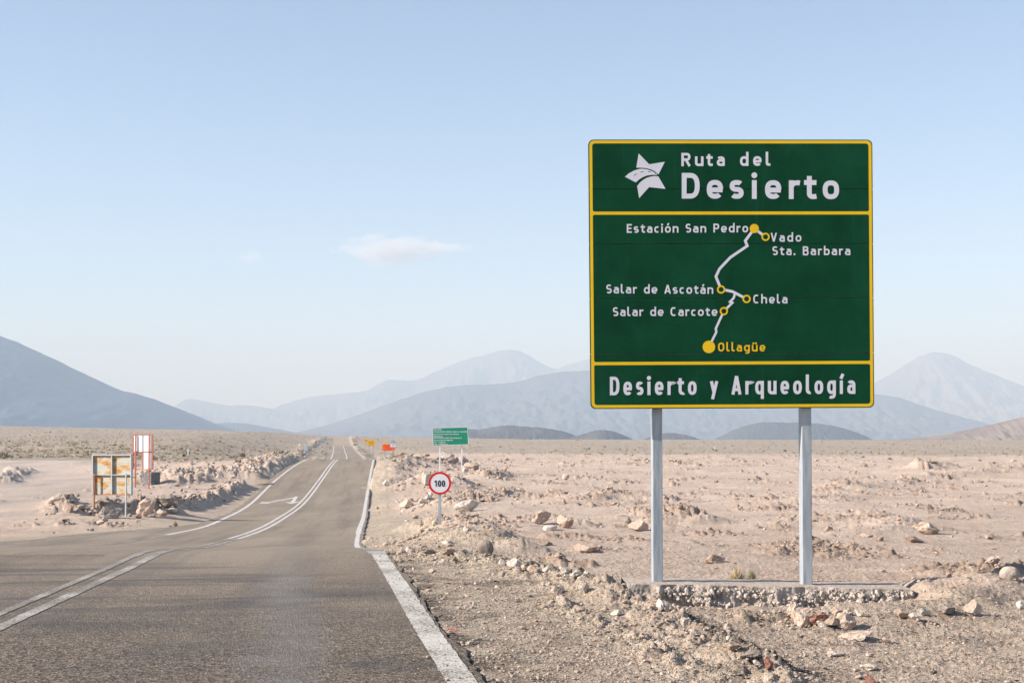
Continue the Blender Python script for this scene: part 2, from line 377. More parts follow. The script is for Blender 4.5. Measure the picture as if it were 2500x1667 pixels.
def m_rock(name, c0, c1, c2, sc_=3.):
    m, t, b = mat(name, .93, .12); o = pos(t)
    inf = N(t, 'ShaderNodeObjectInfo').outputs['Random']
    n = noise_n(t, o, sc_ * 1.3, 6, .65, .4); n2 = noise_n(t, o, sc_ * 9, 5, .7)
    c = ramp(t, n, [(.32, c0), (.5, c1), (.68, c2)])
    c = mixc(t, fr(t, n2, .5, .75, 0, .45), c, tuple(v * .55 for v in c0))
    geo = N(t, 'ShaderNodeNewGeometry'); sn = N(t, 'ShaderNodeSeparateXYZ'); lk(t, geo.outputs['Normal'], sn.inputs[0])
    c = mixc(t, mth(t, 'MULTIPLY', fr(t, sn.outputs[2], .25, .9), .6), c, (.50, .40, .33))    # settled dust
    hs = N(t, 'ShaderNodeHueSaturation'); lk(t, c, hs.inputs['Color']); lk(t, fr(t, inf, 0, 1, .8, 1.18), hs.inputs['Value'])
    lk(t, hs.outputs[0], b.inputs['Base Color'])
    a = bump(t, b, n, .8, .06); bump(t, b, n2, .9, .02, a)
    return m
def m_plain(name, c, rough=.6, spec=.3, var=.12, nscale=8, bumpd=.003):
    m, t, b = mat(name, rough, spec); o = objc(t)
    n = noise_n(t, o, nscale, 5, .6)
    cc = mixc(t, fr(t, n, .3, .7), tuple(v * (1 - var) for v in c), tuple(min(1, v * (1 + var)) for v in c))
    lk(t, cc, b.inputs['Base Color']); bump(t, b, noise_n(t, o, nscale * 5, 3, .6), .3, bumpd)
    return m
def m_hill(name, c0, c1, scale):
    m, t, b = mat(name, 1., 0.); p = pos(t)
    n = noise_n(t, p, scale, 8, .65, .3); n2 = noise_n(t, scalev(t, p, (1, 1, 3)), scale * .25, 4, .6)
    c = mixc(t, fr(t, n, .35, .65), c0, c1); c = mixc(t, fr(t, n2, .5, .62, 0, .5), c, tuple(min(1, v * 1.35) for v in c1))
    lk(t, c, b.inputs['Base Color']); return m
M = {}
M['ground'] = m_ground(); M['asphalt'] = m_asphalt()
M['paint'] = m_marking((.50, .47, .43), .47); M['paint_worn'] = m_marking((.42, .39, .355), .46, 'worn_road_paint'); M['paint_clean'] = m_marking((.60, .565, .54), .33, 'fresh_road_paint')
M['paint_yellow'] = m_marking((.55, .40, .14), .52, 'worn_yellow_paint')
M['rock_tan'] = m_rock('tan_rock', (.42, .31, .24), (.49, .375, .30), (.56, .45, .375))
M['rock_grey'] = m_rock('grey_rock', (.21, .175, .15), (.30, .255, .22), (.40, .35, .30))
M['rock_white'] = m_rock('chalk_rock', (.46, .40, .335), (.56, .495, .43), (.63, .575, .52))
M['rock_brown'] = m_rock('brown_rock', (.28, .19, .14), (.37, .265, .20), (.44, .33, .255))
M['rock_red'] = m_rock('red_rock', (.27, .12, .085), (.33, .165, .12), (.40, .22, .17))
M['rock_dark'] = m_rock('dark_rock', (.045, .04, .04), (.08, .07, .066), (.13, .115, .10))
M['concrete'] = m_rock('rough_concrete', (.34, .29, .25), (.42, .365, .32), (.49, .43, .38), 3)
# ------------------------------------------------------------------ mesh helpers
def link(name, me, m=None, parent=None, loc=None):
    o = bpy.data.objects.new(name, me)
    if m is not None and me is not None and not me.materials: me.materials.append(m)
    COL.objects.link(o)
    if parent is not None: o.parent = parent
    if loc is not None: o.location = loc
    return o
def mesh(name, v, f, smooth=False):
    me = bpy.data.meshes.new(name); me.from_pydata([tuple(a) for a in v], [], [tuple(a) for a in f])
    if smooth: me.polygons.foreach_set('use_smooth', [True] * len(me.polygons))
    me.update(); return me
def np_mesh(name, V, F, smooth=True):
    me = bpy.data.meshes.new(name); nf, k = F.shape
    me.vertices.add(len(V)); me.vertices.foreach_set('co', np.ascontiguousarray(V, np.float32).ravel())
    me.loops.add(nf * k); me.loops.foreach_set('vertex_index', np.ascontiguousarray(F, np.int32).ravel())
    me.polygons.add(nf); me.polygons.foreach_set('loop_start', np.arange(0, nf * k, k, dtype=np.int32))
    me.polygons.foreach_set('loop_total', np.full(nf, k, np.int32))
    me.polygons.foreach_set('use_smooth', np.full(nf, smooth)); me.update(calc_edges=True); return me
def grid_faces(nr, nc):
    i = np.arange(nr - 1)[:, None] * nc + np.arange(nc - 1)[None, :]; i = i.ravel()
    return np.stack([i, i + 1, i + nc + 1, i + nc], 1)
def tag(o, label, cat, group=None):
    o['label'] = label; o['category'] = cat
    if group: o['group'] = group
    return o
def root(name, loc, label, cat, group=None):
    o = bpy.data.objects.new(name, None); COL.objects.link(o); o.location = loc; o.empty_display_size = .2
    return tag(o, label, cat, group)
def part(name, v, f, m, r, smooth=False):
    L = r.matrix_world.translation if False else Vector(r['o']) if 'o' in r else r.location
    return link(name, mesh(name, [Vector(a) - L for a in v], f, smooth), m, r)
def box_vf(c, sx, sy, sz, rz=0.):
    """box centred at c, turned by rz about z"""
    cr, sr = math.cos(rz), math.sin(rz); v = []
    for dz in (-1, 1):
        for dx, dy in ((-1, -1), (1, -1), (1, 1), (-1, 1)):
            x, y = dx * sx / 2, dy * sy / 2
            v.append((c[0] + x * cr - y * sr, c[1] + x * sr + y * cr, c[2] + dz * sz / 2))
    return v, [(0, 3, 2, 1), (4, 5, 6, 7), (0, 1, 5, 4), (1, 2, 6, 5), (2, 3, 7, 6), (3, 0, 4, 7)]
def bevel(o, wd, seg=2):
    md = o.modifiers.new('bevel', 'BEVEL'); md.width = wd; md.segments = seg; md.limit_method = 'ANGLE'
def cyl_vf(c0, c1, r, n=12, r2=None):
    c0, c1 = Vector(c0), Vector(c1); d = (c1 - c0).normalized(); a = d.orthogonal().normalized(); b = d.cross(a); v = []
    for c, rr in ((c0, r), (c1, r if r2 is None else r2)):
        for k in range(n):
            t = 2 * math.pi * k / n; v.append(c + a * rr * math.cos(t) + b * rr * math.sin(t))
    return v, [(k, (k + 1) % n, n + (k + 1) % n, n + k) for k in range(n)] + [tuple(range(n))[::-1], tuple(range(n, 2 * n))]
def merge(*vfs):
    V, F = [], []
    for v, f in vfs:
        k = len(V); V += list(v); F += [tuple(i + k for i in q) for q in f]
    return V, F

# ------------------------------------------------------------------ ground sheet
def build_ground():
    def rows():
        r = [.6]; 
        while r[-1] < 7.6: r.append(r[-1] * 1.12)
        while r[-1] < 1300:
            y = r[-1]; r.append(y * (1 + np.interp(math.log(y), [math.log(v) for v in (8, 15, 40, 150, 1300)], [.0028, .0036, .0058, .010, .016])))
        while r[-1] < 26000: r.append(r[-1] * 1.12)
        return np.array(r)
    R = rows(); a0 = math.radians(23.5)
    dense = np.linspace(-a0, a0, 900)
    side = a0 + (math.pi - a0) * (np.linspace(0, 1, 46)[1:] ** 1.6)
    A = np.concatenate([-side[::-1], dense, side])
    X = R[:, None] * np.sin(A)[None, :]; Y = R[:, None] * np.cos(A)[None, :]
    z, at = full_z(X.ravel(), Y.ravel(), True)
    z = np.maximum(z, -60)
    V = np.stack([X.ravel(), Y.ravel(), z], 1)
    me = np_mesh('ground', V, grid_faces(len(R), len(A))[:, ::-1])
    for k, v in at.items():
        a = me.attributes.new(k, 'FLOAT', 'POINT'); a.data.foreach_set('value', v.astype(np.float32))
    o = link('ground', me, M['ground']); o['kind'] = 'structure'
    print('ground verts', len(V))
build_ground()
# ------------------------------------------------------------------ road
RY = np.concatenate([np.arange(-30, 8, 1.), np.arange(8, 60, .12), np.arange(60, 160, .5), np.arange(160, 1150, 3.)])
def build_road():
    nc = 26; L = edgeL(RY); R_ = edgeR(RY); t = np.linspace(0, 1, nc)
    X = L[:, None] + (R_ - L)[:, None] * t[None, :]; Y = np.repeat(RY[:, None], nc, 1)
    Z = road_z(Y)
    lo = np.stack([L - .03, RY, road_z(RY) - .25], 1)[:, None, :]; hi = np.stack([R_ + .03, RY, road_z(RY) - .25], 1)[:, None, :]
    G = np.concatenate([lo, np.stack([X, Y, Z], 2), hi], 1)
    me = np_mesh('road', G.reshape(-1, 3), grid_faces(len(RY), nc + 2), False)
    o = link('road', me, M['asphalt']); o['kind'] = 'structure'
build_road()
def strip(fx, y0, y1, wd, m, name='lane_line', jag=.012):
    ys = RY[(RY > y0) & (RY < y1)]; ys = np.concatenate([[y0], ys, [y1]])
    x = fx(ys); hw = wd / 2; zz = np.interp(ys, RY, road_z(RY)) + .005
    jl = jag * perlin(ys * 7, 3.3, 71); jr = jag * perlin(ys * 7, 8.3, 72)
    sl = np.gradient(x, ys); k = np.sqrt(1 + sl * sl)
    V = np.concatenate([np.stack([x - hw * k + jl, ys, zz], 1), np.stack([x + hw * k + jr, ys, zz], 1)])
    n = len(ys); i = np.arange(n - 1); F = np.stack([i, i + n, i + n + 1, i + 1], 1)
    o = link(name, np_mesh(name, V, F, False), m); o['kind'] = 'structure'; return o
M['paint_edge'] = m_marking((.60, .565, .51), .40, 'edge_paint')
strip(_RX, 4, 19.9, .20, M['paint_edge'], 'edge_line')
strip(_RX, 19.95, 29, .26, M['paint'], 'edge_line'); strip(_RX, 29.05, 44, .125, M['paint_clean'], 'edge_line')
strip(_RX, 44, 132, .17, M['paint_clean'], 'edge_line')
strip(_RX, 210, 330, .2, M['paint_clean'], 'edge_line'); strip(_RX, 336, 640, .22, M['paint_clean'], 'edge_line'); strip(_RX, 650, 1010, .25, M['paint_clean'], 'edge_line')
lx = pchip([36, 42.5, 49, 60, 74, 101, 130, 286, 417, 620, 1000], [-10.2, -10.4, -10.75, -12.0, -13.75, -16.75, -18.85, -36.35, -52.3, -77.2, -120.5])
strip(lx, 36, 43, .13, M['paint_worn'], 'edge_line'); strip(lx, 43, 132, .17, M['paint_clean'], 'edge_line'); strip(lx, 220, 640, .22, M['paint_clean'], 'edge_line'); strip(lx, 650, 1010, .25, M['paint_clean'], 'edge_line')
l2 = pchip([33, 35, 43, 46.5, 50], [-13.0, -12.65, -12.85, -11.95, -11.0])
strip(l2, 33.5, 43, .10, M['paint_worn'], 'edge_line'); strip(l2, 43, 48, .12, M['paint'], 'edge_line')
for s in (0, -.27):
    strip(lambda y: _CXl(y) + s, 5, 19.3, .125 if s == 0 else .10, M['paint'] if s == 0 else M['paint_worn'], 'centre_line')
    strip(lambda y: _CXl(y) + s * 1.0, 19.3, 40, .13, M['paint'], 'centre_line')
    strip(lambda y: _CXl(y) + s, 40, 132, .12, M['paint_clean'], 'centre_line')
strip(_CXl, 225, 640, .2, M['paint_clean'], 'centre_line'); strip(_CXl, 650, 1000, .2, M['paint_clean'], 'centre_line')
# worn yellow transverse line at the mouth of the side road
tv = [(x, 19.4 + .03 * (x + 9), road_z(19.4 + .03 * (x + 9)) + .005) for x in np.linspace(-11.5, -5.6, 14)]
tv2 = [(x, y + .12, road_z(y + .12) + .005) for x, y, z in tv]
o = link('give_way_line', mesh('give_way_line', tv + tv2, [(i, i + 1, i + 15, i + 14) for i in range(13)]), M['paint_yellow']); o['kind'] = 'structure'
# painted turn arrow
def road_poly(name, pts, m, lift=.007):
    v = []
    for a, b in pts:
        rx, rz = ray(a * D, b * D); y = np.linspace(30, 131, 3000); f = EYE + rz * y - road_z(y); k = int(np.argmax(f < 0)); v.append((rx * y[k], y[k], float(road_z(y[k])) + lift))
    bm = bmesh.new(); bm.faces.new([bm.verts.new(p) for p in v]); bmesh.ops.triangulate(bm, faces=bm.faces[:])
    bmesh.ops.subdivide_edges(bm, edges=bm.edges[:], cuts=3, use_grid_fill=True)
    for q in bm.verts: q.co.z = float(road_z(q.co.y)) + lift
    bmesh.ops.recalc_face_normals(bm, faces=bm.faces[:])
    me = bpy.data.meshes.new(name); bm.to_mesh(me); bm.free(); o = link(name, me, m); o['kind'] = 'structure'; return o
def z4(x, y): return ((500 + x / 4.612) * .9408, (1020 + y / 4.612) * .9408)
road_poly('turn_arrow', [z4(*p) for p in [(606, 968), (640, 946), (735, 948), (800, 930), (1000, 896), (1018, 884), (1050, 884), (1012, 944), (1075, 945), (970, 966), (903, 950), (965, 948), (1000, 905), (810, 938), (765, 950), (700, 966)]], M['paint_clean'])

# ------------------------------------------------------------------ hills and mountains
def hills(name, pts, dist, c0, c1, depth=3.0, gully=.12, seed=0, mscale=.004, lay=1.0):
    pts = [(a * D, b * D) for a, b in pts]
    f = pchip([p[0] for p in pts], [p[1] for p in pts])
    nx, nt_ = 420, 90
    px = np.linspace(pts[0][0], pts[-1][0], nx); py = f(px)
    base = -60.0
    a = (px - CX) / FPX; crest = EYE + (HOR - py) / FPX * dist
    Hh = np.max(crest) - base
    tt = np.concatenate([np.linspace(0, 1, nt_ - 14), 1 + np.linspace(.05, .8, 14)])
    X, Y, Z = [], [], []
    for t in tt:
        yy = dist - Hh * depth * (1 - t)
        if t <= 1: sh = .30 * t + .70 * t ** 2.1
        else: sh = 1 - .8 * (t - 1) ** 1.2
        x = a * dist * (1 if t > 1 else (1 - .0 * (1 - t)))
        h = crest - base
        g = fbm(x / (Hh * .55) + 1.1 * fbm(x / Hh * 2, yy / Hh * 2, 2, seed + 5), yy / (Hh * (1.6 if dist > 3500 else .6)), 5, seed, .55)
        g2 = np.abs(g) * 1.4 + .4 * fbm(x / (Hh * .12), yy / (Hh * (.4 if dist > 3500 else .14)), 4, seed + 9)
        env = 4 * t * (1 - t) if t <= 1 else 0
        z = base + h * sh - gully * env * h * g2 + .008 * h * fbm(x / (Hh * .09), yy / (Hh * .09), 3, seed + 2) * min(1, t * 3)
        X.append(x); Y.append(np.full(nx, yy)); Z.append(z)
    V = np.stack([np.array(X).ravel(), np.array(Y).ravel(), np.array(Z).ravel()], 1)
    o = link(name, np_mesh(name, V, grid_faces(len(tt), nx)), m_hill(name + '_slope', c0, c1, mscale)); o['kind'] = 'structure'; return o
hills('near_mountain', [(-900, 520), (-500, 600), (-200, 690), (0, 772), (60, 796), (120, 826), (200, 866), (265, 893), (320, 907), (345, 919), (360, 929), (400, 948), (450, 972), (500, 990), (600, 1010), (700, 1030)], 4600, (.018, .034, .078), (.038, .056, .10), 2.6, .11, 3, .003)
hills('far_range', [(300, 1000), (380, 948), (430, 917), (470, 921), (520, 931), (560, 930), (620, 938), (700, 960), (800, 1010)], 11500, (.08, .07, .07), (.19, .16, .14), 3, .2, 5, .0015)
hills('far_mountain', [(420, 1040), (560, 985), (625, 940), (700, 914), (790, 903), (850, 893), (875, 878), (960, 871), (1010, 849), (1060, 829), (1120, 813), (1170, 803), (1200, 808), (1235, 829), (1270, 845), (1320, 833), (1350, 826), (1450, 850), (1600, 900), (1700, 960)], 12000, (.07, .06, .06), (.16, .135, .125), 3, .2, 8, .0014)
hills('far_peak', [(1600, 1000), (1800, 930), (1950, 898), (2010, 878), (2060, 851), (2100, 826), (2145, 808), (2180, 813), (2230, 837), (2290, 862), (2352, 886), (2450, 925), (2600, 985), (2750, 1010)], 11800, (.09, .07, .065), (.17, .135, .125), 3, .2, 12, .0014)
hills('low_hill', [(380, 1010), (440, 985), (500, 972), (560, 972), (610, 980), (680, 993), (760, 1010)], 6200, (.045, .05, .06), (.075, .078, .085), 4, .08, 15, .003)
hills('mid_mountain', [(600, 1010), (680, 993), (750, 976), (830, 950), (910, 921), (1000, 894), (1070, 884), (1100, 883), (1180, 878), (1250, 860), (1350, 851), (1500, 862), (1700, 890), (1900, 900), (2010, 905), (2060, 912), (2130, 935), (2200, 955), (2260, 970), (2400, 1005)], 7000, (.050, .052, .062), (.085, .082, .09), 4, .11, 18, .002)
hills('small_hill', [(1020, 1008), (1060, 986), (1100, 986), (1160, 977), (1200, 979), (1260, 984), (1300, 992), (1345, 1010)], 2300, (.062, .060, .064), (.105, .098, .095), 3, .05, 21, .02)
hills('small_hill', [(1290, 1012), (1340, 996), (1380, 987), (1405, 990), (1435, 1000), (1465, 1014)], 2150, (.062, .060, .064), (.10, .094, .092), 3, .05, 24, .02)
hills('small_hill', [(1470, 1012), (1500, 1000), (1545, 994), (1580, 1000), (1625, 1014)], 2200, (.062, .060, .064), (.105, .098, .095), 3, .05, 27, .02)
hills('dome_hill', [(1610, 1020), (1650, 1004), (1690, 985), (1735, 972), (1800, 970), (1890, 974), (1940, 984), (1980, 998), (2020, 1018)], 3000, (.062, .066, .074), (.085, .088, .092), 2.6, .03, 30, .01)
hills('brown_slope', [(2010, 1016), (2100, 1006), (2160, 999), (2250, 981), (2352, 957), (2500, 925), (2800, 890)], 1750, (.17, .14, .12), (.27, .21, .175), 4, .12, 33, .02)

# ------------------------------------------------------------------ haze
v, f = box_vf((0, 4000, (820 - 75) / 2), 26000, 26000, 820 + 75)
ho = link('haze', mesh('haze', v, f), None); ho['kind'] = 'stuff'
hm = bpy.data.materials.new('haze_air'); hm.use_nodes = True; t = hm.node_tree; t.nodes.clear()
out = N(t, 'ShaderNodeOutputMaterial'); pv = N(t, 'ShaderNodeVolumePrincipled')
pv.inputs['Color'].default_value = (.275, .355, .46, 1); pv.inputs['Density'].default_value = HAZE_D
pv.inputs['Absorption Color'].default_value = (.60, .56, .50, 1); pv.inputs['Anisotropy'].default_value = 0.0
lk(t, pv.outputs[0], out.inputs['Volume']); ho.data.materials.append(hm)
# ------------------------------------------------------------------ cloud (above the haze)
def cloud(c, rx, ry, rz, dens, seed):
    bm = bmesh.new(); bmesh.ops.create_icosphere(bm, subdivisions=3, radius=1.0)
    for q in bm.verts: q.co = Vector((q.co.x * rx, q.co.y * ry, q.co.z * rz))
    me = bpy.data.meshes.new('cloud'); bm.to_mesh(me); bm.free()
    m = bpy.data.materials.new('cloud_vapour'); m.use_nodes = True; t = m.node_tree; t.nodes.clear()
    out = N(t, 'ShaderNodeOutputMaterial'); pv = N(t, 'ShaderNodeVolumePrincipled')
    tc = objc(t); sv = scalev(t, tc, (1 / rx, 1 / ry, 1 / rz)); ln = N(t, 'ShaderNodeVectorMath'); ln.operation = 'LENGTH'; lk(t, sv, ln.inputs[0])
    fall = fr(t, ln.outputs['Value'], 1, .1)
    n = noise_n(t, scalev(t, tc, (1 / 240., 1 / 240., 1 / 85.)), 1.0 + seed * .05, 7, .66, .5)
    d = mth(t, 'MULTIPLY', fr(t, mth(t, 'ADD', n, mth(t, 'MULTIPLY', fall, .55)), .62, 1.05), dens)
    lk(t, d, pv.inputs['Density']); pv.inputs['Anisotropy'].default_value = .3; pv.inputs['Color'].default_value = (1, .97, .96, 1)
    lk(t, pv.outputs[0], out.inputs['Volume'])
    o = link('cloud', me, m, loc=c); o['kind'] = 'structure'; return o
cloud(P(905 * D, 575 * D, 13000), 660, 240, 190, .0085, 0)
cloud(P(1035 * D, 570 * D, 13100), 330, 160, 70, .004, 4)
cloud(P(578 * D, 590 * D, 13000), 180, 120, 90, .0028, 7)

# ------------------------------------------------------------------ stroke lettering
def sup(cx, cy, rx, ry, a0, a1, n=20, e=2.5):
    out = []
    for k in range(n + 1):
        a = math.radians(a0 + (a1 - a0) * k / n); c, s = math.cos(a), math.sin(a)
        out.append((cx + rx * math.copysign(abs(c) ** (2 / e), c), cy + ry * math.copysign(abs(s) ** (2 / e), s)))
    return out
h = .095; XH = .73
def G(ch, ww=1.0):
    """glyph centre lines in cap heights, stroke half width h; returns (width, strokes, dots)"""
    xh = XH; w_ = .62 * ww; c = w_ / 2; rx = c - h; ry = xh / 2 - h; my = xh / 2; S, Dt = [], []
    l, r = h, w_ - h
    if ch in 'oóò': S.append(sup(c, my, rx, ry, 0, 360, 32))
    elif ch == 'e':
        S.append(sup(c, my, rx, ry, 0, 318, 30)); S.append([(l, my - .02), (r + h * .8, my - .02)])
    elif ch in 'cC':
        if ch == 'c': w_ = .54 * ww; c = w_ / 2 + .02; S.append(sup(c, my, c - h, ry, 52, 308, 26))
        else: w_ = .64 * ww; c = w_ / 2 + .02; S.append(sup(c, .5, c - h, .5 - h, 55, 305, 30))
    elif ch in 'aá':
        w_ = .58 * ww; r = w_ - h; c = w_ / 2
        S.append([(r, 0)] + [(r, xh * .45)] + sup(c - .01, xh - h - .2, r - c + .01, .2, 0, 140, 14)[1:])
        S.append([(r + h * .6, xh * .585)] + [(c, xh * .585)] + sup(c, xh * .585 / 2 + h * .5, c - h, xh * .585 / 2 - h * .5, 90, 270, 16) + [(r + h * .6, h)])
    elif ch == 'd': S += [sup(c, my, rx, ry, 0, 360, 32), [(r, 0), (r, 1.06)]]
    elif ch == 'b': S += [sup(c, my, rx, ry, 0, 360, 32), [(l, 0), (l, 1.06)]]
    elif ch == 'q': S += [sup(c, my, rx, ry, 0, 360, 32), [(r, xh), (r, -.24)]]
    elif ch == 'g': S += [sup(c, my, rx, ry, 0, 360, 32), [(r, xh), (r, .05)] + sup(c, -.0, rx, .17, 0, -125, 12)]
    elif ch in 'uü': S.append([(l, xh), (l, .25)] + sup(c, .25 + .0, rx, .25 - h, 180, 360, 16) + [(r, .25)]); S.append([(r, 0), (r, xh)])
    elif ch in 'nh':
        S.append([(l, 0), (l, xh if ch == 'n' else 1.06)]); S.append(sup(c, xh - .25, rx, .25 - h, 180, 0, 16) + [(r, 0)])
    elif ch == 'r': w_ = .42 * ww; S.append([(l, 0), (l, xh)]); S.append(sup(l + .26, xh - .22 - h, .26, .22, 180, 88, 10) + [(w_, xh - h - .01)])
    elif ch == 't':
        w_ = .47 * ww; x = .20 * ww; S.append([(x, .9)] + [(x, .24)] + sup(x + .16, .24, .16, .24 - h, 180, 275, 10) + [(w_, h + .02)]); S.append([(0, xh - h + .01), (w_, xh - h + .01)])
    elif ch == 'l': w_ = .34 * ww; S.append([(l, 1.06), (l, .24)] + sup(l + .15, .24, .15, .24 - h, 180, 270, 8) + [(w_, h + .01)])
    elif ch in 'ií': w_ = .2 if ww > .9 else .19; S.append([(h, 0), (h, xh)]); Dt += [(h, .92)] if ch == 'i' else []
    elif ch == 's':
        w_ = .53 * ww; r = w_ - h; c = w_ / 2; q = (xh - 2 * h) / 4
        S.append(sup(c, xh - h - q, r - c, q, 35, 180, 12) + sup(c, xh - h - q, r - c, q, 180, 262, 6)[1:] + sup(c, h + q, r - c, q, 82, 0, 6) + sup(c, h + q, r - c, q, 0, -145, 12)[1:])
    elif ch == 'S':
        w_ = .58 * ww; r = w_ - h; c = w_ / 2; q = (1 - 2 * h) / 4
        S.append(sup(c, 1 - h - q, r - c, q, 35, 180, 12) + sup(c, 1 - h - q, r - c, q, 180, 262, 6)[1:] + sup(c, h + q, r - c, q, 82, 0, 6) + sup(c, h + q, r - c, q, 0, -145, 12)[1:])
    elif ch == 'y': w_ = .56 * ww; S += [[(h * .8, xh), (w_ / 2 + .01, .06)], [(w_ - h * .8, xh), (w_ * .30, -.24)]]
    elif ch == 'D': w_ = .68 * ww; S += [[(h, 0), (h, 1)], [(h, 1 - h), (w_ * .45, 1 - h)] + sup(w_ * .45, .5, w_ * .55 - h, .5 - h, 90, -90, 24)[1:] + [(h, h)]]
    elif ch == 'R':
        w_ = .66 * ww; r = w_ - h; S += [[(h, 0), (h, 1)], [(h, 1 - h), (r - .2, 1 - h)] + sup(r - .2, .70, .2, .30 - h, 90, -90, 16)[1:] + [(h, .4 + h)], [(w_ * .5, .48), (w_ - h * .6, 0)]]
    elif ch == 'P': w_ = .62 * ww; r = w_ - h; S += [[(h, 0), (h, 1)], [(h, 1 - h), (r - .2, 1 - h)] + sup(r - .2, .68, .2, .32 - h, 90, -90, 16)[1:] + [(h, .36 + h)]]
    elif ch == 'B':
        w_ = .62 * ww; r = w_ - h; S += [[(h, 0), (h, 1)], [(h, 1 - h), (r - .2, 1 - h)] + sup(r - .21, .745, .18, .255 - h, 90, -90, 12)[1:] + [(h, .49 + h - .06)], [(h, .53)] + sup(r - .2, .29, .2, .29 - h + .04, 90, -90, 14) + [(h, h)]]
    elif ch == 'E': w_ = .54 * ww; S += [[(h, 0), (h, 1)], [(h, 1 - h), (w_, 1 - h)], [(h, .51), (w_ * .92, .51)], [(h, h), (w_, h)]]
    elif ch == 'O': w_ = .68 * ww; S.append(sup(w_ / 2, .5, w_ / 2 - h, .5 - h, 0, 360, 34))
    elif ch == 'A': w_ = .70 * ww; S += [[(h * .9, 0), (w_ / 2, 1)], [(w_ - h * .9, 0), (w_ / 2, 1)], [(w_ * .25, .27), (w_ * .75, .27)]]
    elif ch == 'V': w_ = .66 * ww; S += [[(h * .9, 1), (w_ / 2, .03)], [(w_ - h * .9, 1), (w_ / 2, .03)]]
    elif ch == '.': w_ = .22; Dt.append((.1, .1))
    elif ch == '1': w_ = .34; S += [[(w_ - h, 0), (w_ - h, 1)], [(.0, .72), (w_ - h, .93)]]
    elif ch == '0': w_ = .50; S.append(sup(w_ / 2, .5, w_ / 2 - h, .5 - h, 0, 360, 28))
    elif ch == ' ': return .36 * max(ww, .85), [], []
    if ch in 'óáí': x0 = {'ó': .31 * ww, 'á': .29 * ww, 'í': h}[ch]; S.append([(x0 - .03, .82), (x0 + .09, 1.08)])
    if ch == 'ü': Dt += [(.17 * ww, .91), (.45 * ww, .91)]
    return w_, S, Dt
def thick(pts, hw):
    """outline quads of a polyline with mitred joins"""
    n = len(pts); closed = n > 3 and math.dist(pts[0], pts[-1]) < 1e-4
    P_ = [Vector(p) for p in pts]; Lf, Rt = [], []
    for i in range(n):
        if closed: a = P_[i - 1] if i else P_[-2]; b = P_[i + 1] if i < n - 1 else P_[1]
        else: a = P_[max(i - 1, 0)]; b = P_[min(i + 1, n - 1)]
        d1 = (P_[i] - a); d2 = (b - P_[i])
        if d1.length < 1e-6: d1 = d2
        if d2.length < 1e-6: d2 = d1
        d1.normalize(); d2.normalize(); tn = (d1 + d2)
        if tn.length < 1e-4: tn = d1
        tn.normalize(); nn = Vector((-tn.y, tn.x)); k = min(1 / max(.45, nn.dot(Vector((-d1.y, d1.x)))), 1.8)
        Lf.append(P_[i] + nn * hw * k); Rt.append(P_[i] - nn * hw * k)
    return Lf, Rt
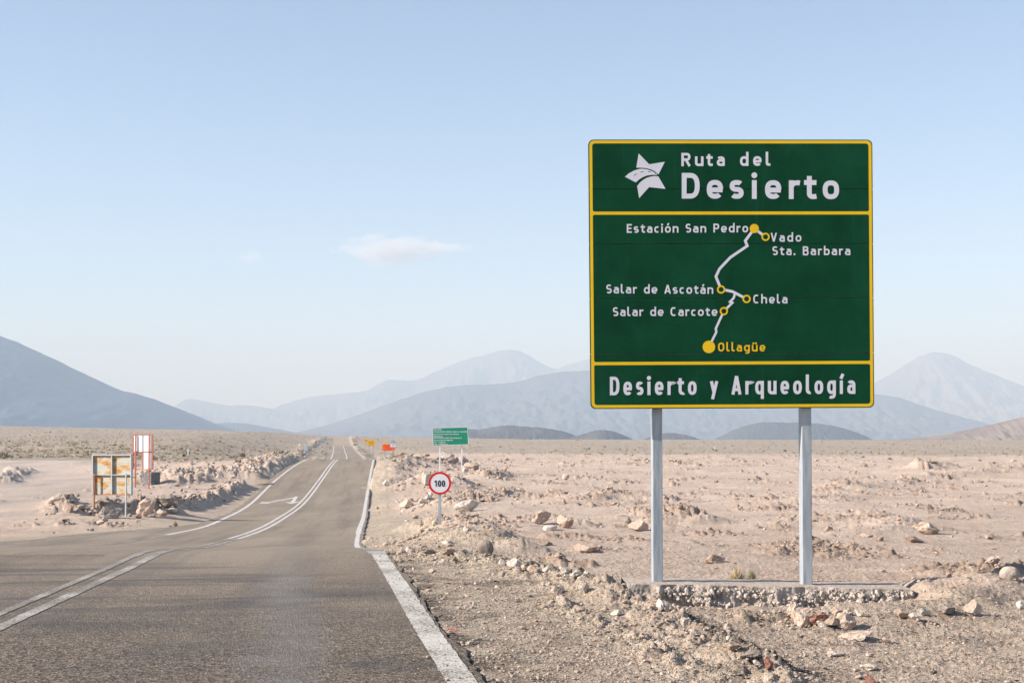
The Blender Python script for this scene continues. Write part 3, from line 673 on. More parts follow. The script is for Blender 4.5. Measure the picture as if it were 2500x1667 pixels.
class Plate:
    """an upright sign face: plane through c, horizontal axis ax; layers lie proud of it towards the camera"""
    def __init__(s, c, ax): s.c = Vector(c); s.ax = Vector(ax).normalized(); s.n = s.ax.cross(Vector((0, 0, 1))).normalized(); s.up = Vector((0, 0, 1))
    def px(s, a, b, off=0.):
        rx, rz = ray(a, b); d = Vector((rx, 1, rz)); o = Vector((0, 0, EYE)); c = s.c + s.n * off
        k = (c - o).dot(s.n) / d.dot(s.n); return o + d * k
    def poly(s, name, polys, m, r, off):
        V, F = [], []
        for p in polys:
            k = len(V); V += [s.px(a, b) + s.n * off for a, b in p]; F.append(tuple(range(k, len(V))))
        return part(name, V, F, m, r)
    def text(s, name, txt, x0, x1, y0, y1, cap, m, r, off, ww=1.0, starts=None):
        global h
        h0 = h; h = .084 if ww < .9 else (.087 if cap < 25 else h)
        gl = [G(c, ww) for c in txt]
        if starts is None:
            tot = sum(g[0] for g in gl) * cap; gap = ((x1 - x0) - tot) / (len(txt) - 1) ; xs = []; x = x0
            for g in gl: xs.append(x); x += g[0] * cap + gap
        else: xs = starts
        for (w_, S, Dt), xo, ch in zip(gl, xs, txt):
            if ch == ' ': continue
            V, F = [], []
            def mp(gx, gy):
                a = xo + gx * cap; t_ = (a - x0) / (x1 - x0); return a, y0 + (y1 - y0) * t_ - gy * cap
            lay = 0
            for st in S:
                L_, R_ = thick(st, h); o2 = off + lay * .00025; lay += 1
                for i in range(len(st) - 1):
                    k = len(V)
                    for q in (L_[i], L_[i + 1], R_[i + 1], R_[i]): V.append(s.px(*mp(q.x, q.y)) + s.n * o2)
                    F.append((k, k + 1, k + 2, k + 3))
            for dx, dy in Dt:
                k = len(V); o2 = off + lay * .00025; lay += 1
                for a in range(16): V.append(s.px(*mp(dx + .115 * math.cos(a * math.pi / 8), dy + .115 * math.sin(a * math.pi / 8))) + s.n * o2)
                F.append(tuple(range(k, k + 16)))
            part(name, V, F, m, r)
        h = h0
    def path(s, name, pts, wd, m, r, off):
        L_, R_ = thick(pts, wd / 2); V, F = [], []
        for a, b in zip(L_, R_): V += [s.px(a.x, a.y) + s.n * off, s.px(b.x, b.y) + s.n * off]
        return part(name, V, [(2 * i, 2 * i + 1, 2 * i + 3, 2 * i + 2) for i in range(len(pts) - 1)], m, r)
    def disc(s, name, x, y, ro, ri, m, r, off, n=40):
        V, F = [], []
        for k in range(n):
            a = 2 * math.pi * k / n; V.append(s.px(x + ro * math.cos(a), y + ro * math.sin(a)) + s.n * off)
        if ri <= 0: F = [tuple(range(n))]
        else:
            for k in range(n):
                a = 2 * math.pi * k / n; V.append(s.px(x + ri * math.cos(a), y + ri * math.sin(a)) + s.n * off)
            F = [(k, (k + 1) % n, n + (k + 1) % n, n + k) for k in range(n)]
        return part(name, V, F, m, r)
    def slab(s, name, p, m, r, t0, t1):
        """solid from an outline in pixels, front at t0, back at t1 (offsets along the normal)"""
        n = len(p); V = [s.px(a, b) + s.n * t0 for a, b in p] + [s.px(a, b) + s.n * t1 for a, b in p]
        return part(name, V, [tuple(range(n)), tuple(range(2 * n - 1, n - 1, -1))] + [(i, i + n, (i + 1) % n + n, (i + 1) % n) for i in range(n)], m, r)
def rrect(q, r, n=7):
    """rounded quad, q = TL TR BR BL"""
    out = []
    for i in range(4):
        p = Vector(q[i]); a = (Vector(q[i - 1]) - p).normalized(); b = (Vector(q[(i + 1) % 4]) - p).normalized()
        c = p + a * r + b * r
        for k in range(n + 1):
            th = math.pi / 2 * k / n; out.append(tuple(c - b * r * math.cos(th) - a * r * math.sin(th)))
    return out
# ------------------------------------------------------------------ the route sign
def m_green():
    m, t, b = mat('green_sheeting', .6, .08); o = pos(t)
    n = noise_n(t, o, 2.2, 6, .65); c = mixc(t, fr(t, n, .35, .7), (.0012, .040, .016), (.003, .060, .025))
    sv = N(t, 'ShaderNodeTexNoise'); sv.inputs['Scale'].default_value = 1; sv.inputs['Detail'].default_value = 6; lk(t, scalev(t, o, (26, 26, .7)), sv.inputs['Vector'])
    c = mixc(t, fr(t, sv.outputs['Fac'], .62, .8, 0, .35), c, (.012, .12, .06))                 # scratches running down
    sp = noise_n(t, o, 34, 3, .6); c = mixc(t, fr(t, sp, .765, .80, 0, .8), c, (.03, .28, .17))
    fd = noise_n(t, scalev(t, o, (1.1, 1.1, .8)), 1.0, 5, .65, .5); c = mixc(t, fr(t, fd, .5, .72, 0, .5), c, (.008, .085, .042))
    sc2 = N(t, 'ShaderNodeTexNoise'); sc2.inputs['Scale'].default_value = 1; sc2.inputs['Detail'].default_value = 5; lk(t, scalev(t, o, (3, 3, 60)), sc2.inputs['Vector']); c = mixc(t, fr(t, sc2.outputs['Fac'], .66, .8, 0, .3), c, (.02, .13, .07))
    lk(t, c, b.inputs['Base Color']); bump(t, b, noise_n(t, o, 1.6, 3, .5), .25, .03); return m
M['green'] = m_green()
M['yellow'] = m_plain('yellow_sheeting', (.80, .50, .002), .45, .35, .05, 3)
M['silver'] = m_plain('white_sheeting', (.66, .66, .72), .45, .35, .03, 4)
def m_galv():
    m, t, b = mat('galvanised_steel', .5, .4); b.inputs['Metallic'].default_value = .25; o = pos(t)
    n = noise_n(t, scalev(t, o, (30, 30, 3)), 1, 5, .6); n2 = noise_n(t, o, 60, 3, .6)
    c = mixc(t, fr(t, n, .36, .64), (.28, .32, .36), (.43, .465, .50)); c = mixc(t, fr(t, n2, .55, .75, 0, .35), c, (.50, .52, .54))
    lk(t, c, b.inputs['Base Color']); return m
M['galv'] = m_galv()
def z1(x, y): return 1400 + x / 3.0947, 320 + y / 3.0947
def z2(x, y): return 1400 + x / 3.0947, 660 + y / 3.0947
SGY = 15.2
PL = Plate((2.33, SGY, 3.2), (1, .030, 0))
xl = (1508 * D - CX) / FPX * 15.35; xr_ = (1849 * D - CX) / FPX * 15.35
def slab_top(x): return np.interp(x, [SLAB['x0'], SLAB['x1']], [.055, -.005])
sg = root('route_sign', (2.33, 15.3, float(slab_top(2.33))), 'large dark green road sign with yellow border, star logo and white route map', 'road sign')
TL, TR, BR, BL = (1436.3, 341.2), (2129.6, 341.4), (2134.4, 994.8), (1442.0, 998.0)
def lerp(a, b, t): return (a[0] + (b[0] - a[0]) * t, a[1] + (b[1] - a[1]) * t)
def sy(y): return (y - 341.2) / 656.8
cuts = [341.2, 462, 596, 729, 864, 998]
outer = rrect([TL, TR, BR, BL], 13)
for i in range(5):       # five sheets stacked with fine seams
    t0, t1 = sy(cuts[i]), sy(cuts[i + 1]); g = .00115
    a, b = lerp(TL, BL, t0 + (g if i else 0)), lerp(TR, BR, t0 + (g if i else 0)); c, d = lerp(TR, BR, t1 - (g if i < 4 else 0)), lerp(TL, BL, t1 - (g if i < 4 else 0))
    if i == 0: rr = outer[:16]; pts = rr + [c, d]
    elif i == 4: pts = [a, b] + outer[16:]
    else: pts = [a, b, c, d]
    o = PL.slab('sign_sheet', pts, M['green'], sg, 0.0, -.03)
# one backing tray behind the sheets
PL.slab('backing_frame', rrect([lerp(TL, BR, .01), lerp(TR, BL, .01), lerp(BR, TL, .01), lerp(BL, TR, .01)], 12), M['galv'], sg, -.032, -.07)
def inset(q, d): # shrink quad by d px
    (a, b), (c, e), (f_, g_), (k, l_) = q; return [(a + d, b + d), (c - d, e + d), (f_ - d, g_ - d), (k + d, l_ - d)]
o1 = rrect(inset([TL, TR, BR, BL], 2.2), 12); o2 = rrect(inset([TL, TR, BR, BL], 9.4), 7)
V = [PL.px(*p) + PL.n * .0012 for p in o1] + [PL.px(*p) + PL.n * .0012 for p in o2]; n = len(o1)
part('border', V, [(i, (i + 1) % n, n + (i + 1) % n, n + i) for i in range(n)], M['yellow'], sg)
def divider(ya, yb, thk):
    r_ = 5; a = lerp(TL, BL, sy(ya)); b = lerp(TR, BR, sy(yb)); xa, xb = a[0] + 9.2, b[0] - 9.2
    up = [(xa, ya - r_)] + [(xa + r_ - r_ * math.cos(k * math.pi / 12), ya - r_ + r_ * math.sin(k * math.pi / 12)) for k in range(1, 7)]
    upr = [(xb - r_ + r_ * math.sin(k * math.pi / 12), yb - r_ + r_ * math.cos(k * math.pi / 12)) for k in range(0, 7)]
    dn = [(xb, yb + thk + r_)] + [(xb - r_ + r_ * math.cos(k * math.pi / 12), yb + thk + r_ - r_ * math.sin(k * math.pi / 12)) for k in range(1, 7)]
    dnl = [(xa + r_ - r_ * math.sin(k * math.pi / 12), ya + thk + r_ - r_ * math.cos(k * math.pi / 12)) for k in range(0, 7)]
    PL.poly('divider', [up + upr + dn + dnl], M['yellow'], sg, .0012)
divider(517, 516.3, 7.6); divider(883.8, 880.6, 7.6)
OF = .0026
st = [z1(x, 0)[0] for x in (815, 918, 1003, 1083, 1150, 1258, 1357, 1452)]
PL.text('letter', 'Ruta del', z1(815, 0)[0], z1(1490, 0)[0], z1(0, 267)[1], z1(0, 264)[1], 32.4, M['silver'], sg, OF, 1.04, st)
st = [z1(x, 0)[0] for x in (818, 1007, 1180, 1348, 1447, 1627, 1742, 1883)]
PL.text('letter', 'Desierto', z1(818, 0)[0], z1(2010, 0)[0], z1(0, 511)[1], z1(0, 516)[1], 62.5, M['silver'], sg, OF, 1.03, st)
def tx(s_, x0, x1, y0, y1, cap, zf, mm='silver', ww=1.06): PL.text('letter', s_, zf(x0, 0)[0], zf(x1, 0)[0], zf(0, y0)[1], zf(0, y1)[1], cap, M[mm], sg, OF, ww)
tx('Estación San Pedro', 403, 1320, 770, 766, 21.6, z1); tx('Vado', 1490, 1722, 837, 836, 21.6, z1); tx('Sta. Barbara', 1503, 2092, 938, 938, 21.6, z1)
tx('Salar de Ascotán', 248, 1056, 174, 178, 21.6, z2); tx('Chela', 1358, 1617, 250, 250, 21.6, z2); tx('Salar de Carcote', 298, 1088, 346, 344, 21.6, z2)
tx('Ollagüe', 1092, 1450, 612, 612, 21.6, z2, 'yellow'); tx('Desierto y Arqueología', 275, 2130, 943, 932, 45.2, z2, 'silver', .76)
RT = [z1(1366, 737), z1(1298, 830), z1(1313, 868), z1(1185, 955), z1(1103, 1042), z1(1076, 1100), z2(1105, 118), z2(1115, 145)]
PL.path('route_line', RT, 6.6, M['silver'], sg, .0022); PL.path('route_line', [z1(1366, 737), z1(1451, 800)], 6.6, M['silver'], sg, .0020)
PL.path('route_line', [z2(1115, 143), z2(1200, 160), z2(1235, 178), z2(1308, 216)], 6.6, M['silver'], sg, .0020)
PL.path('route_line', [z2(1221, 172), z2(1211, 208), z2(1183, 238), z2(1200, 245), z2(1155, 290), z2(1136, 308), z2(1075, 440), z2(1080, 465), z2(1023, 578)], 5.6, M['silver'], sg, .0022)
for (x, y), r_ in ((z1(1366, 737), 11.2), (z2(1023, 578), 15.3)): PL.disc('town_marker', x, y, r_, 0, M['yellow'], sg, .0030)
for x, y in (z1(1451, 800), z2(1115, 145), z2(1308, 216), z2(1136, 308)):
    mk = PL.disc('town_marker', x, y, 10.1, 6.2, M['yellow'], sg, .0030)
    PL.disc('town_marker_hole', x, y, 6.4, 0, M['green'], sg, .0026)
def z7(x, y): return 1500 + x / 11.2, 360 + y / 11.2
star = [[(663, 170), (950, 465), (1378, 398), (1207, 742), (1100, 655), (1000, 605), (880, 574), (750, 559), (598, 557)],
        [(288, 805), (400, 710), (540, 635), (680, 592), (760, 588), (880, 600), (1000, 640), (1090, 685), (1165, 728), (1160, 760), (1050, 752), (900, 770), (780, 815), (680, 875), (585, 962)],
        [(620, 1060), (700, 960), (800, 880), (900, 830), (1000, 800), (1090, 787), (1200, 795), (1400, 1140), (950, 1088), (677, 1390)]]
for q in star: PL.poly('star_logo', [[z7(*p) for p in q]], M['silver'], sg, OF)
for a, b in (((535, 778), (610, 722)), ((712, 682), (800, 662)), ((918, 664), (995, 678)), ((1100, 710), (1140, 738))):
    PL.path('star_dash', [z7(*a), z7(*b)], 1.4, M['green'], sg, OF + .0006)
# posts: square tube behind the sheets, standing on the footing
for x in (xl, xr_):
    zb = float(slab_top(x)) - .02; zt = 4.62
    v, f = box_vf((x, 15.36, (zb + zt) / 2), .107, .15, zt - zb, .03); o = part('post', v, f, M['galv'], sg); bevel(o, .008)
    v, f = box_vf((x, 15.36, float(slab_top(x)) + .004), .19, .22, .012, .03)
for zz in (2.15, 2.75, 3.35, 3.95, 4.45):   # rails carrying the sheets
    v, f = box_vf((2.33, 15.275, zz), 2.9, .03, .05, .03); part('rail', v, f, M['galv'], sg)

# ------------------------------------------------------------------ footing slab
def ico(sub):
    bm = bmesh.new(); bmesh.ops.create_icosphere(bm, subdivisions=sub, radius=1.0)
    V = np.array([v.co[:] for v in bm.verts]); F = np.array([[v.index for v in f.verts] for f in bm.faces]); bm.free(); return V, F
ICO = {k: ico(k) for k in (1, 2, 3, 4)}
def footing():
    x0, x1, y0, y1 = SLAB['x0'], SLAB['x1'], SLAB['y0'], SLAB['y1']
    nx, ny = 330, 26; xs = np.linspace(x0, x1, nx)
    front = y0 + .05 * fbm(xs * 2.1, xs * 0 + 2, 4, 81) + .10 * np.maximum(0, fbm(xs * .9, xs * 0, 2, 82))
    rows = []
    for k in range(16):                          # ragged front face, from the ground up
        t_ = k / 15; z = slab_top(xs) - .24 * (1 - t_)
        lump = .05 * fbm(xs * 7, xs * 0 + t_ * 1.3, 3, 84, .5) + .09 * (1 - t_) ** 1.5 * (1 + .8 * fbm(xs * 2.2, xs * 0 + t_, 2, 86))
        rows.append(np.stack([xs, front - lump * (1 - t_ ** 5), z], 1))
    for k in range(1, ny):
        t_ = k / (ny - 1); yy = front + (y1 - front) * t_
        rows.append(np.stack([xs, yy + .02 * perlin(xs * 5, xs * 0 + 9, 5) * t_, slab_top(xs) + .006 * fbm(xs * 3, yy * 3, 3, 90) - .01 * (1 - t_) * 0], 1))
    rows.append(np.stack([xs, xs * 0 + y1 + .03, slab_top(xs) - .2], 1))
    V = np.concatenate(rows); o = link('sign_footing', np_mesh('sign_footing', V, grid_faces(len(rows), nx), True), M['concrete'])
    tag(o, 'rough concrete footing slab with broken front edge under the large green sign', 'concrete slab')
    rs = np.random.RandomState(5); Vs, Fs, k = [], [], 0
    F0 = ICO[2][1]; base = []
    for q in range(5):
        rr_ = np.random.RandomState(q + 60); Vb = ICO[2][0].copy()
        for _ in range(9):
            d = rr_.normal(size=3); d /= np.linalg.norm(d); cc = rr_.uniform(.45, .8); sd = Vb @ d; mm = sd > cc; Vb[mm] -= np.outer(sd[mm] - cc, d)
        base.append(Vb * (1 + .10 * rr_.normal(size=(len(Vb), 1))))
    for i in range(1150):
        a = rs.uniform(x0 - .05, x1 + .02); t_ = rs.rand(); rr = math.exp(rs.normal(math.log(.017), .5)) * (1.2 - .4 * t_)
        if perlin(a * 2.2, t_ * 1.5, 95) < -.18: continue
        yy = float(np.interp(a, xs, front)) - (.015 + .16 * (1 - t_) * rs.rand()); zz = float(slab_top(a)) - .008 - rr - .19 * (1 - t_)
        th_ = rs.uniform(0, 6.28); q = base[rs.randint(5)] * rr * rs.uniform(.7, 1.3, 3); q = np.stack([q[:, 0] * math.cos(th_) - q[:, 1] * math.sin(th_), q[:, 0] * math.sin(th_) + q[:, 1] * math.cos(th_), q[:, 2]], 1)
        Vs.append(q + [a, yy, zz]); Fs.append(F0 + k); k += len(F0) * 0 + len(q)
    e = link('broken_edge', np_mesh('broken_edge', np.concatenate(Vs), np.concatenate(Fs), False), M['concrete'], o); e['kind'] = 'stuff'
footing()
# ------------------------------------------------------------------ small signs
def post_at(r, x, y, z0, z1_, wx=.06, wy=.06, m='galv', rz=0, name='post'):
    v, f = box_vf((x, y, (z0 + z1_) / 2), wx, wy, z1_ - z0, rz); return part(name, v, f, M[m], r)
M['red'] = m_plain('red_sheeting', (.62, .008, .012), .45, .3, .08, 3)
M['white'] = m_plain('sign_white', (.74, .74, .78), .5, .3, .03, 3)
M['black'] = m_plain('sign_black', (.012, .014, .022), .5, .3, .1, 3)
M['info_green'] = m_plain('info_green', (.003, .21, .125), .5, .3, .06, 2)
M['orange'] = m_plain('orange_sheeting', (.86, .12, .004), .5, .3, .05, 2)
M['diamond'] = m_plain('warning_yellow', (.80, .42, .008), .5, .3, .05, 2)
M['back'] = m_plain('aluminium_back', (.42, .47, .52), .5, .4, .05, 2)
M['bluegrey'] = m_plain('bluegrey_back', (.22, .30, .36), .55, .3, .08, 2)
# speed limit 100
g = hitF(1072, 1281); gy = g.y
s1 = root('speed_limit_sign', g, 'round red and white 100 speed limit sign on a single grey post', 'road sign')
PP = Plate((g.x, gy, 0), (1, .02, 0)); cx_, cy_ = 1073.8, 1179; R0 = 28.0
circ = [(cx_ + R0 * math.cos(2 * math.pi * k / 48), cy_ + R0 * math.sin(2 * math.pi * k / 48)) for k in range(48)]
PP.slab('sign_plate', circ, M['back'], s1, 0, -.02)
PP.disc('rim', cx_, cy_, R0 - .3, 22.6, M['red'], s1, .003, 48); PP.disc('face', cx_, cy_, 22.8, 0, M['white'], s1, .0015, 48)
def z5(x, y): return 900 + x / 4.6125, 1020 + y / 4.6125
_h = h; h = .105
a0 = [z5(x, 0)[0] for x in (742, 780, 824)]
PP.text('numeral', '100', a0[0], z5(858, 0)[0], z5(0, 772)[1], z5(0, 774)[1], 15.6, M['black'], s1, .006, 1, a0); h = _h
top = PP.px(cx_, cy_).z + .28
v, f = box_vf((PP.px(1073, 1179).x, gy + .055, (g.z - .3 + top) / 2), .085, .05, top - g.z + .3); o = part('post', v, f, M['galv'], s1); bevel(o, .006)
# font text for far signs
def ftext(plate, name, s_, x0, x1, ybase, cap, m, r, off):
    cu = bpy.data.curves.new('t', 'FONT'); cu.body = s_; cu.size = 1.0; cu.offset = .018; cu.resolution_u = 2; cu.space_character = 1.05
    ob = bpy.data.objects.new('t', cu); COL.objects.link(ob); dg = bpy.context.evaluated_depsgraph_get(); dg.update()
    me = bpy.data.meshes.new_from_object(ob.evaluated_get(dg)); bpy.data.objects.remove(ob)
    co = [v.co.copy() for v in me.vertices]; xs = [c.x for c in co]; lo, hi = min(xs), max(xs)
    V = [plate.px(x0 + (c.x - lo) / (hi - lo) * (x1 - x0), ybase - c.y / .72 * cap) + plate.n * off for c in co]
    F = [tuple(p.vertices) for p in me.polygons]; bpy.data.meshes.remove(me); return part(name, V, F, m, r)
# green information board
g1 = hitF(1010 * D, 1078 * D); g2 = hitF(1059 * D, 1076 * D); by = (g1.y + g2.y) / 2
s2 = root('information_board', ((g1.x + g2.x) / 2, by, min(g1.z, g2.z)), 'teal green information board full of white writing on two white posts', 'road sign')
PB = Plate((g1.x, by, 0), (1, -.05, 0))
q = [z5(716, 113), z5(1116, 102), z5(1124, 300), z5(722, 312)]
PB.slab('board', q, M['info_green'], s2, 0, -.04)
qi = [z5(720, 116.5), z5(1112, 105.5), z5(1120, 296.5), z5(726, 308.5)]
V = [PB.px(*p) + PB.n * .002 for p in q] + [PB.px(*p) + PB.n * .002 for p in qi]
part('border', V, [(i, (i + 1) % 4, 4 + (i + 1) % 4, 4 + i) for i in range(4)], M['white'], s2)
for s_, xa, xb, yb in (('SEÑOR USUARIO:', 727, 825, 137), ('CUALQUIER RECLAMO, SUGERENCIA, CONSULTA O AVISO SOBRE:', 727, 1108, 163), ('Estado del Camino, Accidentes, Obras y Ejecución', 727, 1016, 189),
                       ('PUEDE HACERLO A:', 728, 840, 214), ('OFICINA PROVINCIAL, DIRECCION DE VIALIDAD EL LOA', 728, 1050, 233), ('Dirección: Av Bernardo OHiggins 924', 728, 948, 257), ('Fono:   55 2422121', 730, 865, 278), ('E-mail:    oirs@mop.gov.cl', 730, 888, 299)):
    off_y = -(xa + xb - 1440) / 2 * .0
    ftext(PB, 'lettering', s_, z5(xa, 0)[0], z5(xb, 0)[0], z5(0, yb - (xb - 720) * .006)[1], 2.6, M['white'], s2, .004)
for gg, xt in ((g1, z5(800, 0)[0]), (g2, z5(1047, 0)[0])):
    tp = PB.px(xt, z5(0, 110)[1]); v, f = merge(box_vf((tp.x, by + .10, (tp.z + gg.z - .4) / 2), .10, .08, tp.z - gg.z + .4)); part('post', v, f, M['white'], s2)
def face_sign(name, label, px, py_, gx, gyp, w_px, h_px, shape, col, group=None, y=None, posts=1, deco=None, cat='road sign', yaw=.0, pm='galv'):
    gg = hitF(gx, gyp) if y is None else Vector(((gx - CX) / FPX * y, y, gz((gx - CX) / FPX * y, y)))
    r = root(name, gg, label, cat, group); pl = Plate((gg.x, gg.y, 0), (1, yaw, 0))
    if shape == 'round': p = [(px + w_px / 2 * math.cos(2*math.pi*k/24), py_ + h_px / 2 * math.sin(2*math.pi*k/24)) for k in range(24)]
    elif shape == 'diamond': p = [(px, py_ - h_px / 2), (px + w_px / 2, py_), (px, py_ + h_px / 2), (px - w_px / 2, py_)]
    else: p = [(px - w_px/2, py_ - h_px/2), (px + w_px/2, py_ - h_px/2), (px + w_px/2, py_ + h_px/2), (px - w_px/2, py_ + h_px/2)]
    pl.slab('sign_plate', p, M[col], r, 0, -.03)
    for k in range(posts):
        pxx = px if posts == 1 else px + (k - .5) * w_px * .62
        a_ = pl.px(pxx, py_ - h_px * .35); post_at(r, a_.x, gg.y + .07, gg.z - .4, a_.z, .07, .05, pm)
    if deco: deco(r, pl)
    return r
def z6(x, y): return 700 + x / 7.84, 1030 + y / 7.84
# seen from behind, at the left side of the road
x, y = z6(385, 490); yy = hitF(*z6(388, 715)).y
def dec(r, pl):
    a_ = pl.px(x, y + 6); v, f = box_vf((a_.x, pl.c.y - .06, a_.z - 1.2), .08, .05, 4.2); 
r = face_sign('round_sign', 'round grey sign seen from behind at the left edge of the road', x, y, *z6(388, 722), 14, 15, 'round', 'back', posts=0)
gg = r.location; a_ = P(x + .3, y - 6, gg.y); post_at(r, a_.x, gg.y - .07, gg.z - .4, a_.z, .10, .05)
r = face_sign('road_sign_back', 'low wide blue-grey sign seen from behind beyond the left rubble bank', *z6(660, 380), *z6(660, 470), 15.5, 5.5, 'rect', 'bluegrey', y=210, posts=2)
r = face_sign('road_sign_back', 'small blue-grey sign seen from behind, farthest on the left side of the road', *z6(747, 305), *z6(747, 350), 5, 6.5, 'rect', 'bluegrey', y=300)
# right side, from far to near
def dec_nopass(r, pl):
    pl.disc('rim', *z6(1360, 305), 3.3, 2.3, M['red'], r, .01, 24); a, b = z6(1345, 292), z6(1375, 318); pl.path('slash', [a, b], .9, M['red'], r, .02)
face_sign('no_passing_sign', 'small round red and white sign, farthest on the right side of the road', *z6(1360, 305), *z6(1360, 430), 6.6, 6.6, 'round', 'white', y=330, deco=dec_nopass)
def dec_animal(r, pl):
    x, y = z6(1524, 355)
    pl.poly('animal_symbol', [[(x - 2.0, y - .7), (x + 1.6, y - .7), (x + 2.1, y - .2), (x + 2.0, y + 1.9), (x + 1.5, y + 1.9), (x + 1.4, y + .5), (x - .9, y + .5), (x - 1.1, y + 1.9), (x - 1.6, y + 1.9), (x - 1.7, y), (x - 2.9, y - .2), (x - 2.9, y - 1.1)]], M['black'], r, .01)
face_sign('animal_warning_sign', 'yellow diamond warning sign with a black animal beside the yellow board', *z6(1519, 358), *z6(1500, 500), 11.4, 12, 'diamond', 'diamond', y=205, deco=dec_animal)
def dec_prec(r, pl):
    for s_, xa, xb, yb in (('Precaución', 1560, 1672, 380), ('Animales', 1568, 1662, 410), ('en la Vía', 1570, 1664, 441)):
        ftext(pl, 'lettering', s_, z6(xa, 0)[0], z6(xb, 0)[0], z6(0, yb)[1], 1.9, M['black'], r, .01)
face_sign('yellow_board', 'rectangular yellow notice board with three lines of black writing on two posts', *z6(1617, 402), *z6(1617, 530), 17.4, 13.2, 'rect', 'diamond', y=195, posts=2, deco=dec_prec)
face_sign('warning_sign', 'yellow diamond warning sign mostly hidden behind the orange board', *z6(1890, 448), *z6(1890, 600), 15.4, 14, 'diamond', 'diamond', y=172)
def dec_or(r, pl):
    for s_, xa, xb, yb in (('CAMINO EN MAL', 1858, 1975, 447), ('ESTADO', 1910, 1972, 467), ('POR TRAMOS', 1870, 1975, 487), ('PRÓXIMOS', 1910, 2005, 515), ('KILÓMETROS', 1865, 2015, 535)):
        ftext(pl, 'lettering', s_, z6(xa, 0)[0], z6(xb, 0)[0], z6(0, yb)[1], 1.5, M['red'], r, .01)
face_sign('orange_board', 'bright orange roadworks board behind the small white sign', *z6(1955, 487), *z6(1955, 640), 31.2, 15.4, 'rect', 'orange', y=165, posts=2, deco=dec_or)
def dec_white(r, pl):
    x, y = z6(2033, 387); pl.disc('symbol_ring', x, y, 5.2, 4.3, M['black'], r, .01, 28)
    pl.poly('car_symbol', [[(x - 3.1, y + .9), (x - 2.6, y - .5), (x - .8, y - .9), (x + .6, y - 2.0), (x + 2.5, y - 1.9), (x + 3.2, y - .6), (x + 3.0, y + .3)]], M['black'], r, .012)
    ftext(pl, 'lettering', '70', x - 2.2, x + 2.2, z6(0, 450)[1], 1.5, M['black'], r, .01)
    ftext(pl, 'lettering', 'RESTRICCION', x - 5, x + 5, z6(0, 474)[1], .9, M['black'], r, .01)
    p_ = [(x - 6.2, z6(0, 340)[1]), (x + 6.2, z6(0, 340)[1]), (x + 6.2, z6(0, 484)[1]), (x - 6.2, z6(0, 484)[1])]; c_ = (x, z6(0, 412)[1])
    q_ = [(c_[0] + (a - c_[0]) * .93, c_[1] + (b - c_[1]) * .95) for a, b in p_]
    V = [pl.px(*a) + pl.n * .008 for a in p_ + q_]; part('border', V, [(i, (i + 1) % 4, 4 + (i + 1) % 4, 4 + i) for i in range(4)], M['bluegrey'], r)
face_sign('restriction_sign', 'small white rectangular sign with a ringed black symbol in front of the orange board', *z6(2032, 410), *z6(2032, 712), 13, 19, 'rect', 'white', deco=dec_white, y=138, pm='bluegrey')

# ------------------------------------------------------------------ boards at the left
def m_rust():
    m, t, b = mat('rusty_sheet', .7, .25); o = objc(t)
    n = noise_n(t, scalev(t, o, (1.6, 1.6, 2.6)), 1.25, 6, .62); n2 = noise_n(t, scalev(t, o, (3, 3, 9)), 2, 5, .7)
    k = mth(t, 'ADD', mth(t, 'MULTIPLY', n, .75), mth(t, 'MULTIPLY', n2, .25))
    c = ramp(t, k, [(.43, (.37, .41, .41)), (.50, (.40, .39, .33)), (.54, (.42, .27, .12)), (.60, (.37, .16, .045)), (.78, (.22, .085, .03))])
    lk(t, c, b.inputs['Base Color']); return m
M['rust'] = m_rust(); M['sheet'] = m_plain('grey_painted_steel', (.36, .40, .42), .6, .3, .12, 4)
M['rustpost'] = m_plain('rusty_steel', (.30, .13, .07), .8, .2, .35, 9); M['redframe'] = m_plain('red_oxide_steel', (.42, .13, .09), .7, .25, .2, 6)
M['brightwhite'] = m_plain('bright_white_panel', (.88, .88, .88), .5, .3, .01, 2)
def z3(x, y): return x / 4.238, 980 + y / 4.238
def rusty_board():
    g = hitF(*z3(1000, 1100)); Y = g.y; pl = Plate((g.x, Y, 0), (1, -.42, 0)); pl2 = pl
    r = root('rusty_board', (g.x + .8, Y, g.z), 'square sign board seen from behind, grey metal with orange rust, on two posts', 'sign board')
    L_, Rr, T, B = 975, 1368, 553, 960
    def rect(x0, y0, x1, y1): return [z3(x0, y0), z3(x1, y0), z3(x1, y1), z3(x0, y1)]
    for a, b, c, d in ((L_, T, 1170, 756), (1170, T, Rr, 756), (L_, 758, 1170, B), (1170, 758, Rr, B)):
        pl.slab('sheet_panel', rect(a + 1, b + 1, c - 1, d - 1), M['rust'], r, 0, -.02)
    for nm, a, b, c, d, mm in (('frame_bar', L_ - 6, T - 6, Rr + 6, T + 4, 'sheet'), ('frame_bar', L_ - 6, B - 4, Rr + 6, B + 6, 'rustpost'), ('frame_bar', L_ - 8, T, L_ + 2, B, 'sheet'), ('frame_bar', Rr - 4, T, Rr + 6, B, 'sheet'),
                             ('frame_bar', 1166, T, 1175, B, 'sheet'), ('frame_bar', L_, 753, Rr, 761, 'sheet')):
        pl.slab(nm, rect(a, b, c, d), M[mm], r, .10, .0)
    for x, mm, yb in ((1001, 'rustpost', 1102), (1329, 'sheet', 1106)):
        p0, p1 = pl.px(*z3(x, 745)), pl.px(*z3(x, yb)); c = pl.n * .16
        zb = gz(p1.x, p1.y) - .3; 
        v, f = box_vf((p1.x + c.x, p1.y + c.y, (p0.z + zb) / 2), .05, .05, p0.z - zb, -.4); part('post', v, f, M[mm], r)
        v, f = cyl_vf(p0 + c - Vector((0, 0, .12)), p0 + Vector((.25, .1, -.15)), .015, 6); part('brace', v, f, M['rustpost'], r)
rusty_board()
